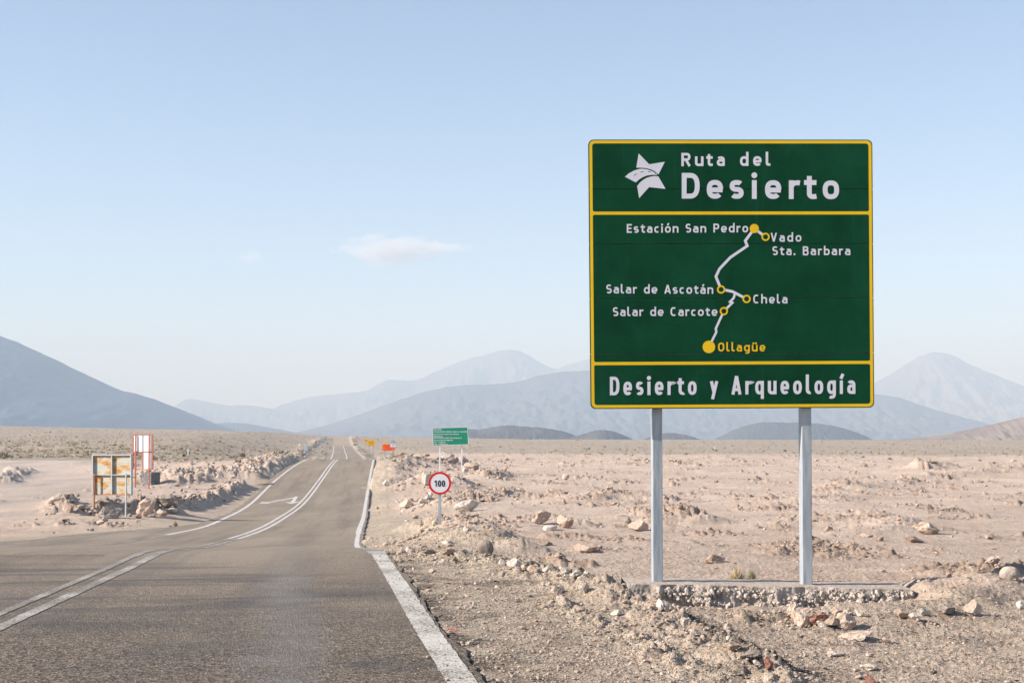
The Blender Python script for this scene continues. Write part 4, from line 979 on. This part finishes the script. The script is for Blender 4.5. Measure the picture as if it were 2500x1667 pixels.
def white_board():
    g = hitF(*z3(1405, 890)); Y = g.y; pl = Plate((g.x, Y, 0), (1, -.35, 0))
    r = root('white_panel_board', (g.x + .4, Y, g.z), 'tall board of bright white panels in a red frame, one lower panel missing', 'sign board')
    def rect(x0, y0, x1, y1): return [z3(x0, y0), z3(x1, y0), z3(x1, y1), z3(x0, y1)]
    for a, b, c, d in ((1380, 348, 1474, 517), (1479, 346, 1575, 516), (1481, 528, 1577, 697)):
        pl.slab('white_panel', rect(a, b, c, d), M['brightwhite'], r, 0, -.03)
    for a, b, c, d in ((1372, 340, 1580, 348), (1376, 517, 1580, 527), (1378, 696, 1582, 702), (1372, 345, 1380, 700), (1574, 340, 1583, 700), (1473, 348, 1480, 517), (1474, 527, 1481, 697)):
        pl.slab('frame_bar', rect(a, b, c, d), M['redframe'] if not a == 1473 else M['bluegrey'], r, .03, -.045)
    for xa, xb, yb in ((1402, 1406, 895), (1541, 1546, 852)):
        p0, p1 = pl.px(*z3(xa, 345)), pl.px(*z3(xb, yb)); zb = gz(p1.x, p1.y) - .4; c = pl.n * .075
        v, f = box_vf((p1.x + c.x, p1.y + c.y, (p0.z + zb) / 2), .07, .07, p0.z - zb, -.35); part('post', v, f, M['redframe'], r)
white_board()
g = hitF(*z3(1545, 862)); v0 = P(*z3(1455, 800), g.y); v1 = P(*z3(1632, 800), g.y)
wd = (v1.x - v0.x); r = root('concrete_block', ((v0.x + v1.x) / 2, g.y, g.z), 'dark weathered concrete block standing behind the white panel board', 'concrete block')
M['block'] = m_plain('weathered_concrete', (.17, .17, .17), .9, .1, .5, 7)
hgt = (862 - 732) / 4.238 / FPX * g.y
v, f = box_vf(((v0.x + v1.x) / 2, g.y + .45, g.z + hgt / 2 - .1), wd * .78, .85, hgt + .2, -.52); o = part('block_body', v, f, M['block'], r); bevel(o, .05, 2)
# white marker post
g = hitF(459, 1110); r = link('marker_post', mesh('marker_post', *merge(box_vf((0, 0, .3), .12, .12, .9), box_vf((0, 0, .78), .16, .16, .08))), M['brightwhite'], loc=g)
tag(r, 'short white marker post on the open plain right of the white panel board', 'marker post')
# red plastic strip on the gravel next to the edge line
g = hitFD(1040, 1449); pts = [Vector((-.16, .0, .012)), Vector((-.09, .02, .035)), Vector((0, .025, .04)), Vector((.08, .012, .03)), Vector((.15, -.01, .012))]
pts = [p * .36 for p in pts]
V, F = [], []
for i, p in enumerate(pts):
    for a, b in ((-.011, 0), (-.009, .004), (.009, .004), (.011, 0)): V.append((p.x, p.y + a, p.z + b))
for i in range(4):
    k = i * 4
    for j in range(4): F.append((k + j, k + (j + 1) % 4, k + 4 + (j + 1) % 4, k + 4 + j))
F += [(3, 2, 1, 0), (16, 17, 18, 19)]
o = link('plastic_strip', mesh('plastic_strip', V, F), M['red'], loc=g); tag(o, 'bent red plastic strip lying beside the white edge line', 'litter')
o = link('wooden_plank', None) if False else None
g0, g1_ = hitFD(*[c for c in z4(598, 778)]), hitFD(*z4(770, 776))
v, f = box_vf((0, 0, .03), (g1_ - g0).length, .09, .05); M['wood'] = m_plain('weathered_wood', (.20, .11, .07), .8, .1, .3, 5)
mid = (g0 + g1_) / 2; mid.z = max(gz(mid.x, mid.y), float(road_z(mid.y))) + .03
o = link('plank', mesh('plank', v, f), M['wood'], loc=mid); o.rotation_euler.z = math.atan2(g1_.y - g0.y, g1_.x - g0.x)
tag(o, 'thin reddish brown plank lying across the left white road line', 'plank')
# ------------------------------------------------------------------ rocks
def rock_vf(seed, sub=3, cuts=14, round_=0.):
    rs = np.random.RandomState(seed); V, F = ICO[sub]; V = V.copy()
    for k in range(cuts):
        d = rs.normal(size=3); d /= np.linalg.norm(d); c = rs.uniform(.52, .86) + round_ * .25
        s = V @ d; m = s > c; V[m] -= np.outer((s[m] - c), d)
    for sc_, a in ((1.6, .18), (4.2, .11), (10., .055)):
        off = rs.uniform(0, 99, 3)
        nz = np.array([mnoise.noise(Vector(v * sc_ + off)) for v in ICO[sub][0]]) if sub > 1 else rs.uniform(-.5, .5, len(V))
        V *= (1 + a * (1 - round_ * .6) * nz)[:, None]
    V /= np.abs(V).max(0)[None, :] + 1e-9
    return V, F
ROCKS = {}
def rock_mesh(kind, var, sub=3):
    k = (kind, var, sub)
    if k not in ROCKS:
        V, F = rock_vf(100 + var * 7 + (50 if kind == 'round' else 0), sub, 7 if kind == 'round' else 16, .9 if kind == 'round' else 0)
        ROCKS[k] = (V, F)
    return ROCKS[k]
BG = []
def rock(px, py, wpx, hpx, colr, label, kind='angular', group=None, flat=False):
    """rock whose foot is seen at px,py (display pixels), wpx x hpx in size"""
    big = 1.3 if 1395 < py < 1440 and 1810 < px < 2250 else 1.15
    wpx *= big; hpx *= big * 1.05
    g = hitFD(px, py + hpx * .38); s = g.y / FPX * D; sx, sz = wpx * s / 2, hpx * s / 2
    sy_ = sx * random.uniform(.7, 1.0)
    V, F = rock_mesh(kind, random.randrange(9), 4 if wpx > 28 else 3)
    V = V * np.array([sx, sy_, max(sz * 1.15, .2 * sx)])[None, :]
    me = np_mesh('rock', V, F, kind == 'round'); 
    o = link('rock', me, M['rock_' + colr], loc=(g.x, g.y, g.z + max(sz * .72, .1 * sx))); o.rotation_euler = (random.uniform(-.12, .12), random.uniform(-.2, .2), random.uniform(-.4, .4))
    tag(o, label, 'rock', group)
    return o
R_ = rock
R_(380, 1150, 42, 26, 'grey', 'large pale grey rock on the mound right of the rusty board')
R_(336, 1166, 46, 36, 'tan', 'big leaning tan rock just right of the rusty board posts')
R_(252, 1178, 52, 26, 'grey', 'dark wedge shaped rock at the foot of the rusty board')
R_(157, 1165, 27, 20, 'tan', 'pinkish rock on the low mound left of the rusty board')
R_(120, 1152, 24, 9, 'white', 'low pale rock at the edge of the flat yard')
R_(176, 1136, 14, 9, 'tan', 'small tan rock at the edge of the flat yard nearest the rusty board')
R_(318, 1186, 15, 9, 'red', 'small brick red rock below the big leaning tan rock')
R_(241, 1194, 14, 9, 'grey', 'small grey rock below the dark wedge shaped rock')
R_(372, 1178, 24, 14, 'brown', 'brown rock in the rubble below the large pale grey rock')
R_(400, 1158, 18, 12, 'tan', 'small tan rock right beside the large pale grey rock on the mound')
R_(1026, 1048, 32, 20, 'white', 'long pale tilted rock behind the posts of the teal information board')
R_(1040, 1058, 28, 14, 'grey', 'grey rock lying under the long tilted rock behind the information board')
R_(1065, 1056, 20, 15, 'tan', 'tan rock next to the right post of the information board')
R_(1083, 1070, 34, 13, 'brown', 'low brown rock to the right of the information board')
R_(886, 1109, 13, 12, 'white', 'small white rock standing alone near the right road edge')
R_(981, 1100, 22, 30, 'white', 'upright white rock left of the top of the speed limit sign')
R_(1069, 1079, 15, 11, 'white', 'white rock at the top of the pale rubble heap')
R_(933, 1158, 28, 20, 'tan', 'tan boulder left of the speed limit sign post')
R_(972, 1154, 21, 14, 'grey', 'grey boulder touching the left of the speed limit sign post')
R_(1071, 1163, 52, 25, 'white', 'large white angular rock right of the speed limit sign post')
R_(1115, 1258, 34, 30, 'grey', 'smooth rounded grey brown boulder beside the dark bank shadow', 'round')
R_(1070, 1214, 13, 11, 'white', 'small white rock on the mound right of the speed limit post')
R_(1040, 1203, 26, 9, 'white', 'flat white rock at the foot of the speed limit post')
R_(1031, 1246, 30, 9, 'white', 'long flat white rock on the roadside mound')
R_(942, 1262, 22, 11, 'white', 'white rock at the road corner nearest the asphalt')
R_(984, 1267, 32, 12, 'grey', 'pale grey rock near the road corner')
R_(1029, 1268, 28, 14, 'brown', 'brown rock near the road corner, left of the rounded boulder')
R_(1242, 1190, 44, 28, 'tan', 'large tan rock, left one of a pair in the middle of the dirt')
R_(1298, 1198, 38, 26, 'brown', 'large brown rock, right one of a pair in the middle of the dirt')
R_(1264, 1212, 32, 11, 'white', 'flat white rock in front of the pair of large rocks')
R_(1466, 1207, 42, 25, 'tan', 'large tan rock just left of the left sign post')
R_(1443, 1196, 20, 12, 'grey', 'grey rock behind the large tan rock left of the sign post')
R_(1250, 1246, 34, 13, 'brown', 'low brown rock in the dirt between the rounded boulder and the left sign post')
R_(1345, 1258, 54, 16, 'brown', 'wide dark brown clod of rock left of the left sign post')
R_(1286, 1274, 24, 11, 'tan', 'small tan rock above the white stones of the gravel bank')
R_(1641, 1284, 48, 17, 'brown', 'low brown rock seen between the two sign posts')
R_(2130, 1214, 62, 24, 'tan', 'wide crumbling tan rock far right of the large sign')
R_(2020, 1237, 24, 11, 'brown', 'small brown rock, right one of two beyond the right sign post')
R_(1990, 1229, 28, 9, 'brown', 'flat brown rock, left one of two beyond the right sign post')
R_(1904, 1214, 20, 10, 'brown', 'small brown rock just right of the right sign post')
R_(2279, 1289, 32, 17, 'tan', 'tan rock above and left of the rounded boulder at the right edge')
R_(2100, 1240, 40, 14, 'brown', 'flat brown rock below the wide crumbling tan rock')
R_(2319, 1318, 40, 28, 'grey', 'rounded grey boulder on the sand bank at the right edge', 'round')
R_(1821, 1404, 22, 24, 'tan', 'tan rock at the back left of the row of rocks before the footing')
R_(1839, 1420, 34, 36, 'tan', 'tall tan rock at the left end of the row of rocks')
R_(1858, 1422, 22, 24, 'grey', 'grey rock pressed between the tall tan rock and the red rock')
R_(1880, 1419, 36, 24, 'red', 'pinkish red rock in the middle of the row of rocks')
R_(1889, 1433, 22, 12, 'white', 'small bright white rock in front of the pinkish red rock')
R_(1908, 1427, 26, 19, 'tan', 'rounded tan rock between the red rock and the largest tan rock')
R_(1943, 1427, 50, 31, 'tan', 'largest tan rock at the right end of the row of rocks')
R_(1924, 1405, 22, 15, 'brown', 'brown rock behind the largest tan rock of the row')
R_(1949, 1408, 24, 12, 'tan', 'low tan rock behind the right end of the row')
R_(1975, 1409, 20, 11, 'white', 'pale rock right behind the largest tan rock')
R_(2075, 1411, 34, 17, 'tan', 'tan rock left of the two white rocks on the gravel')
R_(2104, 1415, 26, 13, 'white', 'flat white rock, left one of two together on the gravel')
R_(2122, 1406, 24, 14, 'white', 'white rock, right one of two together on the gravel')
R_(2175, 1399, 36, 17, 'grey', 'grey tan rock between the two white rocks and the tan wedge rock')
R_(2233, 1396, 32, 28, 'tan', 'tan wedge rock below the sand bank at the right')
R_(2344, 1390, 18, 15, 'white', 'white rock cut by the right edge of the view')
R_(1959, 1460, 80, 15, 'tan', 'broad flat tan rock in front of the row of rocks')
R_(2036, 1470, 18, 12, 'brown', 'small brown rock right of the broad flat tan rock')
R_(1921, 1501, 38, 13, 'white', 'flat white rock alone on the gravel in the lower right')
R_(1997, 1532, 38, 13, 'white', 'cream rock near the bottom edge right of the flat white rock')
R_(2145, 1543, 15, 11, 'dark', 'small black rock near the bottom right edge')
R_(2003, 1563, 36, 24, 'red', 'dark red brown rock cut by the bottom edge')
R_(1517, 1390, 19, 24, 'white', 'pointed white rock in front of the left sign post')
R_(1573, 1428, 20, 20, 'white', 'pale upright rock on the bank right below the pointed white rock')
R_(1598, 1453, 27, 14, 'white', 'pale rock lying on the bank in the dark gravel')
R_(1683, 1484, 38, 18, 'brown', 'brown rock at the end of the rubble bank')
R_(1765, 1522, 21, 24, 'red', 'upright red brown rock next to the dark flat rock')
R_(1724, 1511, 52, 20, 'dark', 'dark flat slab rock near the bottom middle right')
R_(1738, 1524, 17, 12, 'white', 'small pale rock leaning on the dark flat slab rock')
R_(1179, 1293, 30, 21, 'white', 'largest white rock on the gravel bank')
R_(1154, 1291, 18, 12, 'white', 'white rock just left of the largest white rock on the bank')
R_(1206, 1302, 18, 11, 'tan', 'small cream rock just right of the largest white rock')
R_(1224, 1306, 27, 14, 'tan', 'peach coloured rock right of the small cream rock on the bank')
R_(1255, 1308, 18, 13, 'white', 'white rock midway along the gravel bank')
R_(1296, 1309, 20, 14, 'white', 'white rock behind the round white one near the bank end')
R_(1322, 1317, 25, 15, 'white', 'white rock at the right end of the row on the bank')
R_(1156, 1317, 11, 12, 'grey', 'small grey rock standing below the white stones of the bank')
R_(1342, 1350, 19, 20, 'white', 'pale upright rock in the rubble below the white row')
R_(1279, 1355, 30, 16, 'tan', 'tan rock beside dark gravel in the rubble bank')
R_(1330, 1398, 26, 12, 'brown', 'flat brown rock lying on the roadside gravel')
R_(1415, 1406, 25, 12, 'white', 'white rock lying low on the roadside gravel slope')
R_(1673, 1441, 20, 16, 'tan', 'tan rock on gravel right of the rubble bank')
R_(1300, 1095, 16, 11, 'tan', 'upright tan rock far out on the dirt right of the rubble heap')
# instanced-by-copy loose stones in named zones
SV = {}
def stone_proto(colr, kind, var):
    k = (colr, kind, var)
    if k not in SV:
        V, F = rock_vf(300 + var * 3 + len(colr), 2, 12 if kind == 'a' else 5, 0 if kind == 'a' else .8)
        me = np_mesh('loose_stone', V, F, False); me.materials.append(M['rock_' + colr]); SV[k] = me
    return SV[k]
def seg_pt(a, b, t): return (a[0] + (b[0] - a[0]) * t, a[1] + (b[1] - a[1]) * t)
def stones(n, path, spread, size, cols, label, group):
    for _ in range(n):
        i = random.randrange(len(path) - 1); p = seg_pt(path[i], path[i + 1], random.random())
        px, py = p[0] + random.gauss(0, spread[0]), p[1] + random.gauss(0, spread[1])
        x, y = hitD(px, py); z = gz(x, y)
        s = size * .8 * (D * y / FPX) * math.exp(random.gauss(0, .35)) / 2
        cn = random.choice(cols); me = stone_proto(cn, 'a', random.randrange(4)); o = bpy.data.objects.new('loose_stone', me); COL.objects.link(o)
        q = random.uniform(.55, .95); o.scale = (s, s * random.uniform(.7, 1), s * q); o.location = (x, y, z + s * q * .32)
        o.rotation_euler = (random.uniform(-.4, .4), random.uniform(-.4, .4), random.uniform(0, 6.28))
        rel = s / (size * .8 * (D * y / FPX) / 2); adj = 'small' if rel < .8 else ('fist sized' if rel < 1.25 else 'larger')
        tag(o, adj + ' ' + {'white': 'chalky white', 'tan': 'tan', 'grey': 'grey', 'brown': 'brown'}[cn] + ' ' + label, 'stone', group)
stones(48, [(1080, 1290), (1250, 1315), (1340, 1330), (1380, 1365)], (14, 9), 12, ['white', 'white', 'tan', 'grey'], 'stone on the gravel bank left of the large sign', 'white stones on the gravel bank')
stones(62, [(1420, 1385), (1500, 1420), (1600, 1470), (1720, 1530)], (22, 14), 13, ['tan', 'white', 'brown', 'grey'], 'stone in the rubble bank running to the bottom edge', 'stones of the rubble bank')
stones(24, [(1500, 1395), (1700, 1400), (1900, 1440), (2300, 1450)], (60, 18), 11, ['white', 'tan', 'grey', 'brown'], 'stone on the gravel in front of the concrete footing', 'stones before the footing')
stones(40, [(570, 1095), (650, 1060), (700, 1035), (740, 1012)], (14, 7), 8, ['white', 'tan', 'grey', 'tan'], 'stone in the rubble bank left of the far road', 'stones of the left rubble bank')
stones(36, [(430, 1118), (520, 1095), (560, 1090), (600, 1080)], (22, 9), 9, ['white', 'white', 'tan', 'grey'], 'stone in the pale rubble left of the road', 'white rubble left of the road')
stones(30, [(1060, 1085), (1095, 1090), (1135, 1103)], (12, 6), 8, ['white', 'grey', 'tan'], 'stone of the pale rubble heap right of the speed limit sign', 'stones of the pale rubble heap')
stones(24, [(890, 1170), (930, 1170), (960, 1210), (1100, 1250)], (16, 12), 10, ['white', 'tan', 'grey'], 'stone on the roadside mound near the speed limit sign', 'stones round the speed limit sign')
stones(20, [(220, 1185), (300, 1192), (400, 1180)], (20, 8), 9, ['tan', 'grey', 'brown', 'white'], 'stone in the rubble below the rusty board', 'stones below the rusty board')
# uncountable rubble: grit, clods and pebbles joined by colour
def scatter_stuff(name, n, region, sizes, m, sub=1, seed=0, dens=None, flat=.65, sink=.35, onroad=False):
    rs = np.random.RandomState(seed); base = [rock_vf(900 + k + seed * 5, sub, 6)[0] for k in range(6)]; F0 = ICO[sub][1]
    X, Y = region(rs, n * 3)
    if dens is not None: k = rs.rand(len(X)) < dens(X, Y); X, Y = X[k], Y[k]
    X, Y = X[:n], Y[:n]; n = len(X)
    mg = np.where(Y > 34, 1.6, .03); on = (X > edgeL(Y) - mg) & (X < edgeR(Y) + mg) | ((poly_dist(X, Y, PAD) < .5) & (Y > 45))
    if onroad: on = (X > edgeR(Y) - .05)
    X, Y = X[~on], Y[~on]; n = len(X)
    Z = road_z(Y) + .006 if onroad else full_z(X, Y); S = sizes(rs, X, Y); Vs = []
    nv = len(base[0]); out = np.empty((n, nv, 3)); th = rs.rand(n) * 6.283
    B = np.array(base)[rs.randint(0, 6, n)]; B = B * np.stack([S, S * rs.uniform(.6, 1, n), S * rs.uniform(flat * .6, flat * 1.2, n)], 1)[:, None, :]
    c, s = np.cos(th)[:, None], np.sin(th)[:, None]
    out[..., 0] = B[..., 0] * c - B[..., 1] * s + X[:, None]; out[..., 1] = B[..., 0] * s + B[..., 1] * c + Y[:, None]
    out[..., 2] = B[..., 2] + (Z + S * flat * (1 - sink) * .7)[:, None]
    F = (F0[None] + (np.arange(n) * nv)[:, None, None]).reshape(-1, 3)
    o = link(name, np_mesh(name, out.reshape(-1, 3), F, False), m); o['kind'] = 'stuff'; print(name, n, len(F)); return o
def fan(y0, y1, u0=-.4, u1=.4, p=1.0):
    def f(rs, n):
        ly = math.log(y0) + (math.log(y1) - math.log(y0)) * rs.rand(n) ** p; y = np.exp(ly); return rs.uniform(u0, u1, n) * y, y
    return f
def ln(a, b, grow=0.): return lambda rs, X, Y: np.exp(rs.normal(0, .45, len(X))) * (a + grow * Y)
def d_grav(X, Y): return .15 + .85 * masks(X, Y)[1]
def d_patch(X, Y):
    p = fbm(X / 3.1, Y / 3.1, 4, 12, .6) - .38 * sstep(.25, -.35, perlin(X / 13, Y / 17, 14)); _, rg = ridges(X, Y); return np.clip(sstep(.18, .6, p + .55 * rg - .1) * .95 + .03 + rg * .4, 0, 1)
def d_ridge(X, Y): return np.clip(ridges(X, Y)[1], 0, 1)
def d_bank(X, Y): return np.clip(ridges(X, Y)[1] * 1.2 + .25 * masks(X, Y)[1], 0, 1)
scatter_stuff('gravel', 11000, fan(8.5, 24, -.13, .40), ln(.0045, 0, .0003), M['rock_dark'], 1, 1, lambda X, Y: full_z(X, Y, True)[1]['grit_shade'] ** 1.5)  # dark stones thicken the shade painted along the bank and the crumbled edge
scatter_stuff('gravel', 8000, fan(8.5, 30, -.13, .40), ln(.0045, 0, .0003), M['rock_tan'], 1, 2, d_grav)
scatter_stuff('gravel', 5000, fan(8.5, 34, -.13, .40), ln(.0045, 0, .0004), M['rock_white'], 1, 3, d_bank)
scatter_stuff('gravel', 12000, fan(8.5, 17, -.02, .40), ln(.0028, 0, .0002), M['rock_tan'], 1, 31, lambda X, Y: .4 + 0 * X)
scatter_stuff('gravel', 4500, fan(8.5, 17, -.05, .40), ln(.0026, 0, .0002), M['rock_dark'], 1, 32, lambda X, Y: .25 + .7 * sstep(0, .3, perlin(X / .9, Y / .6, 78)))
scatter_stuff('gravel', 4000, fan(8.5, 17, -.02, .40), ln(.003, 0, .0002), M['rock_red'], 1, 33, lambda X, Y: .4 + 0 * X)
scatter_stuff('clods', 9000, fan(11, 150, -.12, .42), ln(.005, 0, .0006), M['rock_tan'], 1, 4, d_patch)
scatter_stuff('clods', 9000, fan(11, 170, -.12, .42), ln(.005, 0, .0006), M['rock_brown'], 1, 5, d_patch)
scatter_stuff('rubble', 4500, fan(30, 330, -.40, .02), ln(.03, 0, .0007), M['rock_tan'], 1, 6, d_ridge)
scatter_stuff('rubble', 1800, fan(30, 330, -.30, .02), ln(.03, 0, .0008), M['rock_white'], 1, 7, d_ridge)
scatter_stuff('rubble', 6000, fan(30, 330, -.40, .02), ln(.022, 0, .0006), M['rock_brown'], 1, 17, d_ridge)
scatter_stuff('rubble', 4000, fan(30, 330, -.40, .02), ln(.025, 0, .0006), M['rock_grey'], 1, 18, d_ridge)
scatter_stuff('clods', 5000, fan(35, 130, -.42, -.08), ln(.03, 0, .0005), M['rock_grey'], 1, 8, lambda X, Y: d_patch(X, Y) * (X < _LX(Y)))

def edge_band(rs, n):
    Y = np.exp(rs.uniform(math.log(8.8), math.log(19.5), n)); return edgeR(Y) - np.abs(rs.normal(0, .22, n)), Y
scatter_stuff('gravel', 500, edge_band, ln(.0028, 0, .0001), M['rock_dark'], 1, 41, onroad=True)
scatter_stuff('gravel', 300, edge_band, ln(.0028, 0, .0001), M['rock_tan'], 1, 42, onroad=True)
def road_field(rs, n):
    Y = np.exp(rs.uniform(math.log(8.8), math.log(20), n)); return rs.uniform(-.40, -.03, n) * Y, Y
scatter_stuff('gravel', 350, road_field, ln(.0025, 0, .0001), M['rock_grey'], 1, 43, onroad=True)
# ------------------------------------------------------------------ vegetation
def m_tuft(name, a, b_):
    m, t, b = mat(name, .9, .1); o = pos(t); c = mixc(t, fr(t, noise_n(t, o, 6, 3, .6), .35, .65), a, b_)
    inf = N(t, 'ShaderNodeObjectInfo').outputs['Random']; hs = N(t, 'ShaderNodeHueSaturation'); lk(t, c, hs.inputs['Color']); lk(t, fr(t, inf, 0, 1, .75, 1.2), hs.inputs['Value'])
    lk(t, hs.outputs[0], b.inputs['Base Color']); return m
M['straw'] = m_tuft('dry_straw', (.44, .36, .23), (.56, .47, .33)); M['olive'] = m_tuft('olive_shrub', (.20, .185, .10), (.30, .27, .15)); M['greenish'] = m_tuft('pale_green_shrub', (.27, .265, .15), (.38, .37, .23))
def tuft_vf(seed, n, spread=.75, wd=.03, hgt=1.0):
    """ball-headed clump of blades, radius about 1"""
    rs = np.random.RandomState(seed); V, F = [], []
    for _ in range(n):
        a = rs.uniform(0, 6.283); e = rs.uniform(.25, 1.45); L = rs.uniform(.65, 1.05)
        d = np.array([math.cos(a) * math.cos(e) , math.sin(a) * math.cos(e), math.sin(e) * hgt]) * L
        b0 = np.array([d[0], d[1], 0]) * rs.uniform(.05, .45) + rs.normal(0, .06, 3) * [1, 1, 0]
        sd = np.cross(d, rs.normal(size=3)); sd /= np.linalg.norm(sd) + 1e-9; sd *= wd; k = len(V)
        md = b0 + (d - b0) * .55 + rs.normal(0, .04, 3)
        V += [b0 - sd, b0 + sd, md + sd * .9, md - sd * .9, d]; F += [(k, k + 1, k + 2), (k, k + 2, k + 3), (k + 3, k + 2, k + 4)]
    return np.array(V), np.array(F)
TV = {}
def tuft_me(kind, dense, var):
    k = (kind, dense, var)
    if k not in TV:
        V, F = tuft_vf(40 + var, dense, wd=.035 if dense > 200 else .07); me = np_mesh('grass_tuft', V, F, False); me.materials.append(M[kind]); TV[k] = me
    return TV[k]
def bush(px, py, wpx, hpx, kind, label, cat='shrub', name='desert_shrub', dense=420, group=None, y=None):
    g = hitFD(px, py) if y is None else Vector(((px * D - CX) / FPX * y, y, gz((px * D - CX) / FPX * y, y))); s = g.y / FPX * D; o = bpy.data.objects.new(name, tuft_me(kind, dense, random.randrange(4))); COL.objects.link(o)
    o.location = g - Vector((0, 0, .02)); o.scale = (wpx * s / 2, wpx * s / 2, hpx * s); o.rotation_euler.z = random.uniform(0, 6.28); return tag(o, label, cat, group)
bush(1690, 1337, 50, 42, 'straw', 'pale dry shrub behind the footing, left one between the sign posts', y=16.3)
bush(1724, 1337, 32, 34, 'greenish', 'greenish low shrub behind the footing touching the pale dry shrub', y=16.2)
bush(557, 1049, 19, 11, 'olive', 'yellow green round shrub on the plain left of the road')
bush(422, 1048, 12, 8, 'olive', 'olive shrub on the plain next to the white marker post')
bush(403, 1208, 14, 16, 'straw', 'yellowish tuft at the road edge under the left bank')
bush(392, 1212, 14, 8, 'greenish', 'low pale green tuft beside the yellowish tuft under the left bank')
bush(1562, 1062, 15, 7, 'olive', 'dark olive shrub seen just right of the left sign post', dense=300)
bush(1988, 1072, 17, 12, 'straw', 'tan shrub out on the plain right of the right sign post')
bush(2143, 1063, 36, 5, 'olive', 'flat wide olive shrub on top of the far right mound')
bush(1610, 1067, 12, 6, 'straw', 'tiny tan shrub between the sign posts on the plain', dense=300)
bush(1108, 1290, 20, 16, 'greenish', 'wispy pale green plant on the gravel below the rounded boulder') if False else bush(1045, 1290, 22, 20, 'greenish', 'wispy pale green plant on the gravel left of the rounded boulder', dense=110)
bush(1020, 1272, 14, 12, 'greenish', 'smaller wispy green plant on the roadside mound', dense=90)
bush(868, 1168, 12, 8, 'greenish', 'small green plant at the right road edge before the far crest', dense=90)
bush(515, 1245 - 94, 9, 7, 'greenish', 'small green tuft in the shade under the left bank', dense=110)
bush(556, 1150 - 3, 9, 7, 'straw', 'small straw tuft between the left bank and the road line', dense=110) if False else None
bush(960, 1052, 22, 7, 'straw', 'dry tuft at the foot of the restriction sign', dense=200)
bush(905, 1048, 14, 5, 'straw', 'dry tuft at the road edge beyond the crest on the right', dense=200)
def tufts(n, region, kinds, label, group, sizem, used=[]):
    k = 0; tr = 0
    while k < n and tr < n * 8:
        tr += 1; x = random.uniform(region[0], region[2]); y = random.uniform(region[1], region[3]); gx, gy = hitD(x, y)
        if edgeL(gy) - 1 < gx < edgeR(gy) + 1 or gy > 1100: continue
        if poly_dist(np.array([gx]), np.array([gy]), PAD)[0] < 2: continue
        kd = random.choice(kinds); z = gz(gx, gy); s = sizem * math.exp(random.gauss(0, .3)); o = bpy.data.objects.new('grass_tuft', tuft_me(kd, 90, random.randrange(4))); COL.objects.link(o)
        where = ('far beyond the yard left of the rusty board' if x < 200 else 'beyond the rusty board' if x < 310 else 'just right of the white panel board' if x < 440 else 'between the white marker post and the far road') if x < 800 else \
                ('between the information board and the large sign' if x < 1350 else 'seen under the large sign' if x < 2010 else 'right of the large sign')
        col_ = {'straw': 'straw coloured', 'olive': 'dark olive'}[kd]; sz_ = 'small' if s < sizem else 'big'
        o.location = (gx, gy, z - .03); o.scale = (s, s, s * random.uniform(.8, 1.2)); o.rotation_euler.z = random.uniform(0, 6.28); tag(o, sz_ + ' ' + col_ + ' tuft on the plain ' + where, 'grass tuft', group); k += 1

tufts(170, (0, 1030, 700, 1056), ['straw', 'straw', 'straw', 'straw', 'straw', 'olive'], 'straw coloured grass tuft on the plain left of the road', 'grass tufts on the left plain', .30)
tufts(30, (1080, 1035, 2352, 1062), ['straw', 'olive'], 'small dry tuft on the open plain behind the large sign', 'dry tufts on the right plain', .30)
def tuft_field(name, n, reg, kind, smin, seed, cond=None):
    rs = np.random.RandomState(seed); X, Y = reg(rs, n)
    k = (X < edgeL(Y) - 3) | (X > edgeR(Y) + 3); k &= poly_dist(X, Y, PAD) > 2; k &= rs.rand(n) < .35 + .65 * sstep(-.2, .3, perlin(X / 40, Y / 40, 99))
    if cond is not None: k &= cond(X, Y)
    X, Y = X[k], Y[k]; n = len(X); Z = full_z(X, Y); bs = [tuft_vf(70 + j, 16, wd=.13)[0] for j in range(4)]; F0 = tuft_vf(70, 16, wd=.13)[1]
    nv = len(bs[0]); B = np.array(bs)[rs.randint(0, 4, n)]; S = smin * np.exp(rs.normal(0, .35, n)); B = B * S[:, None, None] + np.stack([X, Y, Z - .03], 1)[:, None, :]
    F = (F0[None] + (np.arange(n) * nv)[:, None, None]).reshape(-1, 3); o = link(name, np_mesh(name, B.reshape(-1, 3), F, False), M[kind]); o['kind'] = 'stuff'; print(name, n, len(F))
tuft_field('dry_grass', 11000, fan(160, 1150, -.42, -.10), 'straw', .23, 1)
tuft_field('low_scrub', 700, fan(150, 1150, -.42, -.10), 'olive', .27, 2)
tuft_field('dry_grass', 2600, fan(300, 1150, -.10, .42), 'straw', .33, 3)
tuft_field('low_scrub', 900, fan(260, 1150, -.10, .42), 'olive', .34, 4)
def verge(n, side, y0, y1, kind, s, seed):
    rs = np.random.RandomState(seed); Y = np.exp(rs.uniform(math.log(y0), math.log(y1), n)); o_ = rs.uniform(.4, 2.6, n)
    X = edgeR(Y) + o_ if side > 0 else edgeL(Y) - o_; Z = full_z(X, Y); bs = tuft_vf(90, 16, wd=.12); S = s * np.exp(rs.normal(0, .4, n))
    B = bs[0][None] * S[:, None, None] + np.stack([X, Y, Z - .02], 1)[:, None, :]; F = (bs[1][None] + (np.arange(n) * len(bs[0]))[:, None, None]).reshape(-1, 3)
    o = link('verge_grass', np_mesh('verge_grass', B.reshape(-1, 3), F, False), M[kind]); o['kind'] = 'stuff'
verge(260, 1, 125, 640, 'greenish', .20, 1); verge(260, -1, 125, 640, 'greenish', .22, 2)
verge(200, 1, 140, 640, 'straw', .22, 3); verge(200, -1, 140, 640, 'straw', .22, 4)
